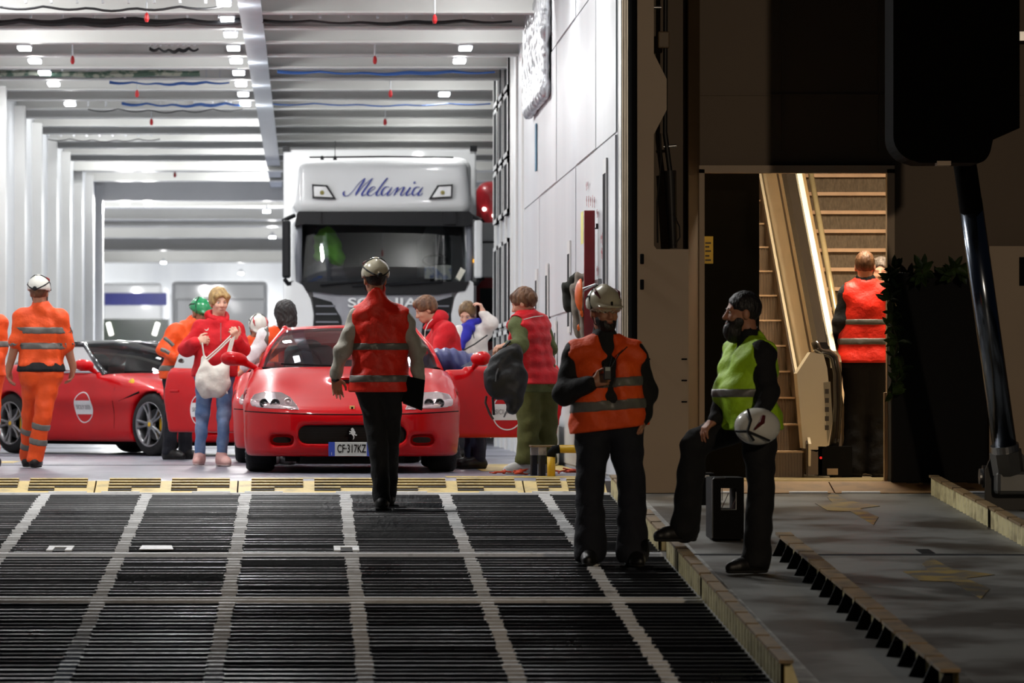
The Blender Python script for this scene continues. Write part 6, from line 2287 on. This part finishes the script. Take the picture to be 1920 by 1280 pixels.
# white helmet behind the mirror
person('worker in white helmet and orange vest bending behind the red car mirror', 174,
       dict(head=(484, 616), neck=(474, 640), shA=(456, 652), shB=(502, 654), elA=(450, 690), wrA=(462, 712, -.2), elB=(512, 690), wrB=(505, 715, -.2), hipA=(464, 722, .05), hipB=(494, 722, .05), knA=(464, 785), knB=(494, 785), anA=(464, 842), anB=(494, 842)),
       (.3, -1), (.3, -1, -.6), skin=skin_t, top=dict(m=orange_v, infl=.02, hem=725, bands=[(668, .028)]), trousers=dict(m=navy_c), shoes=dict(m=boot_m), helmet=dict(m=helm_w, stripe=red_m), hair=dict(m=hair_brown, infl=.008, bottom=-.08), seed=8)

# long black hair, orange vest over white
g = person('woman with long black hair and orange vest over white sleeves behind the red car', 194.6,
           dict(head=(534, 590), neck=(530, 618), shA=(497, 630, -.12), shB=(548, 632, .12), elA=(476, 662, -.2), wrA=(457, 690, -.25), elB=(565, 672, .1), wrB=(560, 712, .05), hipA=(508, 716), hipB=(545, 716), knA=(510, 790), knB=(545, 790), anA=(512, 854), anB=(543, 854)),
           (-.5, .85), (-.35, .9, -.1), skin=skin_p, top=dict(m=cloth('white_cotton', (226, 226, 228)), name='shirt', infl=.02, hem=722, fold=.006), vest=dict(m=orange_v, hem=722, infl=.034, vbands=[(500, .022, 600, 722)], bands=[(700, .03)]),
           trousers=dict(m=navy_c), shoes=dict(m=mat('grey_shoe', (90, 90, 92), .6), name='shoe'),
           hair=dict(m=hair_black, infl=.03, fringe=.06, side=-.06, bottom=-.24, add=[('ell', (0, -.05, -.05), (.10, .085, .13)), ('cap', (0, -.055, -.08), (-.01, -.07, -.21), .085, .07), ('ell', (.06, .0, -.05), (.035, .06, .09))], wave=.005), seed=9)

# man in red hoodie, stooping
g = person('man in red hooded sweatshirt stooping over the far side of the red car', 192,
           dict(head=(798, 580), neck=(820, 602), shA=(828, 618, .17), shB=(838, 620, -.18), elA=(800, 655, .2), wrA=(780, 690, .15), elB=(818, 668, -.22), wrB=(790, 700, -.2), hipA=(846, 712, .09), hipB=(850, 712, -.09), knA=(838, 785, .1), knB=(842, 785, -.1), anA=(846, 853, .1), anB=(850, 853, -.1)),
           (-1, -.15), (-1, -.25, -.42), hup=(-.35, 0, 1), skin=skin_m, face=True, bulk=1.12, top=dict(m=MATS['red_hoodie'], name='hoodie', infl=.026, hem=715, fold=.006), trousers=dict(m=navy_c), shoes=dict(m=boot_m),
           hair=dict(m=hair_brown, infl=.022, fringe=.06, side=-.01, bottom=-.07, add=[('ell', (0, .05, .085), (.06, .05, .035))], wave=.005), hood=dict(m=MATS['red_hoodie'], r=(.13, .10, .09)), seed=10)
MB().tube([W(796, 640, 192, -.27), W(797, 620, 192, -.29), W(803, 606, 192, -.28), W(811, 598, 192, -.24)], .004, 6).build('piping', helm_w, g.top)

# person in navy quilted jacket leaning into the car
puff = mat('navy_quilted_nylon', (52, 56, 108), .45, var=.12, bump=.15, bscale=20)
g = person('person in navy quilted jacket bent into the open right door of the red car', 206,
           dict(head=(790, 700, .2), neck=(806, 682, .2), shA=(820, 674, .38), shB=(826, 678, .02), elA=(802, 720, .42), wrA=(775, 735, .42), elB=(806, 722, .0), wrB=(785, 740, .0), hipA=(884, 700, .3), hipB=(889, 703, .1), knA=(886, 790, .3), knB=(893, 790, .1), anA=(884, 861, .3), anB=(897, 861, .02)),
           (-1, .1), (-1, 0, -.8), skin=skin_m, top=dict(m=puff, infl=.034, hem_pt=W(893, 690, 206), hem_dir=(.9, 0, -.35), fold=.002, collar=True), trousers=dict(m=cloth('dark_denim', (32, 40, 66)), rise=.02), shoes=dict(m=boot_m, name='shoe'), toes=dict(A=(-.6, -.3, 0), B=(-.9, -.4, 0)),
           hair=dict(m=hair_brown, infl=.015), seed=11, bulk=1.08)
qf = g.topf
P = qf.P()
qf.f += (.007 * np.cos((P[0] * .85 + P[2] * .25) * 95)).astype(np.float32)
v_, q_ = qf.mesh(0)
me = bpy.data.meshes.new('jacket')
me.from_pydata((v_ - np.array(ORG[g.t.name])).tolist(), [], q_.tolist())
me.materials.append(puff)
me.polygons.foreach_set('use_smooth', [True] * len(me.polygons))
g.top.data = me

# woman in white with blue scarf
g = person('fair-haired woman in white jacket and blue scarf with one hand behind her head', 178,
           dict(head=(876, 588), neck=(882, 612), shA=(862, 624, -.05), shB=(908, 622), elA=(858, 668, -.1), wrA=(862, 700, -.15), elB=(921, 606, -.12), wrB=(906, 586, -.06), hipA=(868, 712), hipB=(900, 712), knA=(868, 780), knB=(900, 780), anA=(868, 844), anB=(900, 844)),
           (-.35, -1), (-.35, -1, -.5), skin=skin_p, face=True, hands=dict(B=dict(d=(-.3, .1, 1), n=(-1, .2, 0), side=-1, curl=.8)), top=dict(m=cloth('cream_white_fleece', (228, 222, 216)), infl=.024, hem=712, fold=.005), trousers=dict(m=navy_c), shoes=dict(m=boot_m, name='shoe'),
           hair=dict(m=hair_fair, infl=.016, fringe=.07, side=-.03, bottom=-.09, add=[('cap', (.03, -.08, -.02), (.06, -.085, -.08), .045, .03)]), seed=12)
sf = Field([g.neck[i] - .3 for i in range(3)], [g.neck[i] + .25 for i in range(3)], .011)
n_ = g.neck
for k in range(10):
    a0, a1 = 2 * math.pi * k / 10, 2 * math.pi * (k + 1) / 10
    sf.cap(n_ + Vector((.085 * math.cos(a0), .08 * math.sin(a0), .02 - .03 * math.sin(a0 + 2) * -1)), n_ + Vector((.085 * math.cos(a1), .08 * math.sin(a1), .02 - .03 * math.sin(a1 + 2) * -1)), .034, .034, .02)
sf.cap(n_ + Vector((-.03, -.11, -.0)), n_ + Vector((-.10, -.16, -.22)), .05, .035, .03).cap(n_ + Vector((.0, -.11, -.02)), n_ + Vector((-.06, -.17, -.14)), .05, .04, .03)
folds(sf, 3, .006)
sf.build('scarf', cloth('blue_scarf', (44, 44, 168)), g.t)
MB().tube([W(914, 628, 178, -.16), W(890, 645, 178, -.2), W(866, 658, 178, -.19)], .008, 6).build('shoulder_strap', strap_m, g.t)
MB().tube([W(886, 618, 178, -.15), W(889, 634, 178, -.18)], .004, 6).build('drawcord', strap_m, g.t)

# red quilted vest and olive trousers
olive = cloth('olive_cotton', (92, 92, 44))
g = person('woman in red quilted vest and olive trousers standing at the open car door', 220,
           dict(head=(981, 567), neck=(988, 590), shA=(970, 608, -.12), shB=(1014, 608, .12), elA=(977, 647, -.22), wrA=(952, 648, -.36), elB=(1030, 652, .1), wrB=(1010, 690, .25), hipA=(988, 722, -.03), hipB=(1024, 722, .05), knA=(992, 796, -.03), knB=(1024, 796, .08), anA=(988, 870), anB=(1022, 868, .15)),
           (-.7, .7), (-.9, .35, -.35), skin=skin_m, hands=dict(A=dict(d=(-1, -.1, -.15), n=(0, .3, -1), side=-1, curl=.7)),
           top=dict(m=cloth('olive_knit', (96, 104, 62)), name='sweater', infl=.018, hem=735, skirt=True, fold=.006, collar=False), vest=dict(m=cloth('red_quilted', (222, 20, 34), .5), hem=720, infl=.040, quilt=62, fold=.003, collar=True, tip=.06),
           trousers=dict(m=olive, infl=.034, hem=.026, fold=.006, drop=.0), shoes=dict(m=mat('white_sneaker', (205, 203, 198), .6), name='sneaker', sole=mat('white_sole', (220, 218, 212), .6), top=.02), toes=dict(A=(-.8, -.2, 0), B=(-.8, .5, 0)),
           hair=dict(m=hair_brown, infl=.016, fringe=.05, side=-.02, bottom=-.07, add=[('ell', (0, -.085, .0), (.06, .045, .05)), ('ell', (0, .06, .075), (.055, .04, .03))], wave=.006), seed=13)
MB().box(W(995, 561, 220, -.06), W(1004, 552, 220, .0), .006).build('hair_clip', mat('silver_clip', (150, 150, 155), .25, metal=.8), g.t)
MB().tube([W(982, 599, 220, -.24), W(1000, 594, 220, -.22), W(1018, 592, 220, -.12)], .004, 6).build('piping', helm_w, g.vest)
# black backpack on her arm
bk = mat('black_leather_bag', (14, 14, 15), .5, bump=.3, bscale=18, var=.2)
t = thing('backpack', 'slouchy black leather backpack hanging from her forearm by the car door', 'bag', W(945, 778, 220, -.42))
c = W(945, 710, 220, -.42)
f = Field([c[i] - .42 for i in range(3)], [c[i] + .42 for i in range(3)], .013)
f.ell(W(938, 708, 220, -.42), (.14, .09, .19), None, .04).ell(W(962, 715, 220, -.40), (.12, .09, .20), None, .04).cap(W(945, 670, 220, -.42), W(966, 660, 220, -.40), .075, .07, .04).cap(W(965, 700, 220, -.4), W(962, 765, 220, -.4), .09, .06, .04)
folds(f, 2, .009)
f.build('bag_body', bk, t)
MB().tube([W(912, 742, 220, -.5), W(910, 755, 220, -.5), W(918, 775, 220, -.5), W(925, 786, 220, -.5)], .010, 6).build('chain_strap', mat('dark_chain', (90, 84, 78), .3, metal=.8), t)
MB().tube([W(924, 745, 220, -.5), W(926, 778, 220, -.5)], .012, 6).build('strap', bk, t)
MB().tube([W(950, 770, 220, -.48), W(945, 782, 220, -.48)], .008, 6).build('zip_puller', mat('puller_steel', (160, 160, 160), .3, metal=.9), t)
MB().tube([W(934, 690, 220, -.51), W(930, 702, 220, -.515), W(929, 715, 220, -.515)], .006, 6).build('front_zip', MATS['puller_steel'], t)
MB().tube([W(940, 672, 220, -.44), W(945, 650, 220, -.42), W(955, 640, 220, -.38), W(966, 650, 220, -.34), W(968, 668, 220, -.38)], .014, 6).build('top_handle', bk, t)

# front man with radio
g = person('man in orange vest and cream helmet facing the camera, radio held at his chest', 289,
           dict(head=(1133, 582), neck=(1134, 630), shA=(1080, 664), shB=(1188, 664), elA=(1058, 738, -.06), wrA=(1110, 717, -.24), elB=(1211, 735, .05), wrB=(1206, 785, -.04), hipA=(1113, 796), hipB=(1169, 796), knA=(1106, 908), knB=(1184, 908), anA=(1107, 1034), anB=(1186, 1037, -.05)),
           (.08, -1), (.35, -1, -.08), skin=skin_t, bulk=1.12, belly=.04, face=True, head_sc=1.06, hands=dict(A=dict(d=(1, -.15, .25), n=(0, 1, 0), side=1, curl=.9), B=dict(d=(-.2, -.1, -1), n=(-1, 0, 0), side=-1, curl=.7)),
           top=dict(m=black_c, infl=.022, hem=800, fold=.007), vest=dict(m=orange_v, hem=806, hem_slope=.12, infl=.040, bands=[(718, .033), (760, .036)], open=.055, vneck=.34, tip=.06, fold=.006),
           trousers=dict(m=navy_c, infl=.03, hem=.035, fold=.006, drop=.06), shoes=dict(m=boot_m), toes=dict(A=(-.15, -1, 0), B=(.2, -1, 0)), helmet=dict(m=helm_g, stripe=mat('helmet_dark_red', (90, 20, 24), .4)),
           hair=dict(m=hair_black, infl=.006, bottom=-.07), beard=dict(m=hair_black, len=.0), seed=14, fine=.008)
MB().box(g.hp(.008, .139, .045) - Vector((.006, .004, .02)), g.hp(.008, .139, .045) + Vector((.006, .004, .02)), .003).build('helmet_mark', black_m, g.t)
t = thing('two_way_radio', 'small two-way radio held at the front man\'s chest', 'radio', W(1139, 705, 289, -.34))
MB().box(W(1132, 712, 289, -.36), W(1146, 687, 289, -.32), .006).build('case', mat('radio_black', (20, 20, 22), .3), t)
MB().box(W(1135, 695, 289, -.364), W(1144, 688, 289, -.358)).build('screen', mat('radio_screen', (190, 196, 190), .2), t)
MB().cyl(W(1144, 688, 289, -.34), W(1149, 668, 289, -.34), .006, .004, 8).build('antenna', rubber_m, t)
MB().tube([W(1146, 690, 289, -.3), W(1160, 665, 289, -.26), W(1176, 650, 289, -.2)], .004, 6).build('lanyard', strap_m, t)

# bearded man
g = person('bearded man in yellow vest with one boot up on the kerb, white helmet in hand', 295,
           dict(head=(1392, 584), neck=(1406, 634), shA=(1384, 660, .20), shB=(1428, 664, -.17), elA=(1364, 742, .16), wrA=(1341, 786, .02), elB=(1440, 738, -.22), wrB=(1424, 776, -.30), hipA=(1388, 792, .12), hipB=(1422, 795, -.08), knA=(1302, 832, .10), anA=(1284, 990, .28), knB=(1427, 915, -.08), anB=(1418, 1049, -.02)),
           (-1, -.4), (-1, -.12, -.02), skin=skin_t, bulk=1.12, belly=.05, face=True, head_sc=1.06, hands=dict(A=dict(d=(-.7, -.2, -.6), n=(-.3, 0, -1), side=-1, curl=.5), B=dict(d=(-.2, -.2, -1), n=(-.9, -.2, 0), side=-1, curl=.8)),
           top=dict(m=black_c, infl=.022, hem=812, fold=.007), vest=dict(m=yellow_v, hem=806, infl=.042, bands=[(737, .028)], vneck=.18, tip=.055, fold=.007),
           trousers=dict(m=black_c, infl=.026, hem=.026, fold=.006, drop=.05), shoes=dict(m=boot_m), toes=dict(A=(-1, -.25, 0), B=(-1, -.35, 0)), hair=dict(m=hair_black, infl=.007, fringe=.06, side=.0, bottom=-.07), beard=dict(m=hair_black, len=.05), seed=15, fine=.008)
yb = MB()
for k in range(3):
    yb.tube([W(1258 + 3 * k, 1000 - 2 * k, 292, .19), W(1264 + 3 * k, 1006 - 2 * k, 292, .19)], .003, 5)
yb.build('boot_stitching', mat('yellow_thread', (170, 150, 40), .6), g.t)
# helmet in his hand
hm = W(1420, 799, 295, -.38)
t = thing('safety_helmet', 'white safety helmet with red flash held by the bearded man', 'helmet', hm - Vector((0, 0, .13)))
f = Field([hm[i] - .2 for i in range(3)], [hm[i] + .2 for i in range(3)], .010)
f.ell(hm, (.145, .11, .118)).ell(hm + Vector((.02, .05, .02)), (.13, .11, .10), None, .004, 's')
sh_ = f.build('shell', helm_w, t)
MB().tube([hm + Vector((-.07, -.105, .11)), hm + Vector((-.05, -.118, .04)), hm + Vector((-.07, -.105, -.03)), hm + Vector((-.03, -.105, -.09))], .008, 6).build('strap', strap_m, t)
MB().tube([hm + Vector((-.14, -.05, -.03)), hm + Vector((-.07, -.105, -.03)), hm + Vector((.0, -.105, -.06)), hm + Vector((.07, -.09, -.09))], .008, 6).build('strap', strap_m, t)
MB().tube([hm + Vector((.03, -.112, .07)), hm + Vector((.02, -.118, .03)), hm + Vector((-.03, -.117, -.02))], [.012, .018, .006], 6).build('flash', mat('helmet_dark_red', (90, 20, 24), .4), t)

# man in red vest at the escalator
g = person('man in red vest with cropped hair standing at the foot of the stairs, back turned', 228,
           dict(head=(1622, 498), neck=(1622, 526), shA=(1592, 550), shB=(1652, 550), elA=(1577, 606, .0), wrA=(1571, 642, .15), elB=(1668, 606), wrB=(1668, 645, .2), hipA=(1608, 690), hipB=(1640, 690), knA=(1604, 790), knB=(1642, 790), anA=(1599, 877), anB=(1646, 877)),
           (.2, 1), (.2, 1, 0), skin=skin_m, bulk=1.1, hands=dict(A=dict(d=(-.5, .4, .1), n=(1, .4, 0), side=-1, curl=.8)),
           top=dict(m=black_c, infl=.022, hem=690, fold=.005), vest=dict(m=red_v, hem=680, infl=.042, bands=[(604, .026), (640, .028)], tip=.07, fold=.002), trousers=dict(m=black_c, infl=.03, hem=.03, drop=.05), shoes=dict(m=boot_m), toes=dict(A=(-.8, .5, 0), B=(.4, 1, 0)),
           hair=dict(m=hair_brown, infl=.005, bottom=-.06), seed=16)
t = thing('pen', 'thin black pen in the hand of the man at the escalator', 'pen', W(1545, 632, 228, .2))
MB().cyl(W(1563, 640, 228, .2), W(1529, 611, 228, .2), .004, .002, 6).build('barrel', black_m, t)
MB().cyl(W(1563, 640, 228, .2), W(1567, 643, 228, .2), .006, .005, 6).build('grip', strap_m, t)
# someone standing beyond him
person('person with greying hair almost hidden behind the man at the escalator', 223,
       dict(head=(1652, 510), neck=(1655, 538), shA=(1632, 556), shB=(1690, 556), elA=(1634, 610), wrA=(1640, 650, -.1), elB=(1700, 610), wrB=(1695, 655), hipA=(1645, 690), hipB=(1676, 690), knA=(1645, 785), knB=(1676, 785), anA=(1644, 874), anB=(1676, 874)),
       (-.2, -1), (-.2, -1, 0), skin=skin_m, top=dict(m=navy_c, infl=.02, hem=692), trousers=dict(m=black_c), shoes=dict(m=boot_m), hair=dict(m=hair_m('grey_brown_hair', (70, 56, 46), (130, 116, 104)), infl=.015), seed=17)
# worker cut off by the left edge
person('worker in orange shirt cut off by the left edge of the picture', 200,
       dict(head=(-30, 560), neck=(-30, 588), shA=(-64, 606), shB=(2 - 4, 606), elA=(-72, 652), wrA=(-66, 690, -.1), elB=(1, 650), wrB=(-10, 686, -.1), hipA=(-45, 712), hipB=(-15, 712), knA=(-46, 785), knB=(-14, 785), anA=(-46, 858), anB=(-14, 858)),
       (.2, 1), (.2, 1, 0), skin=skin_t, top=dict(m=orange_v, infl=.026, hem=705, bands=[(645, .03)], arm_bands=True), trousers=dict(m=orange_v), shoes=dict(m=boot_m), hair=dict(m=hair_brown, infl=.01), seed=18)
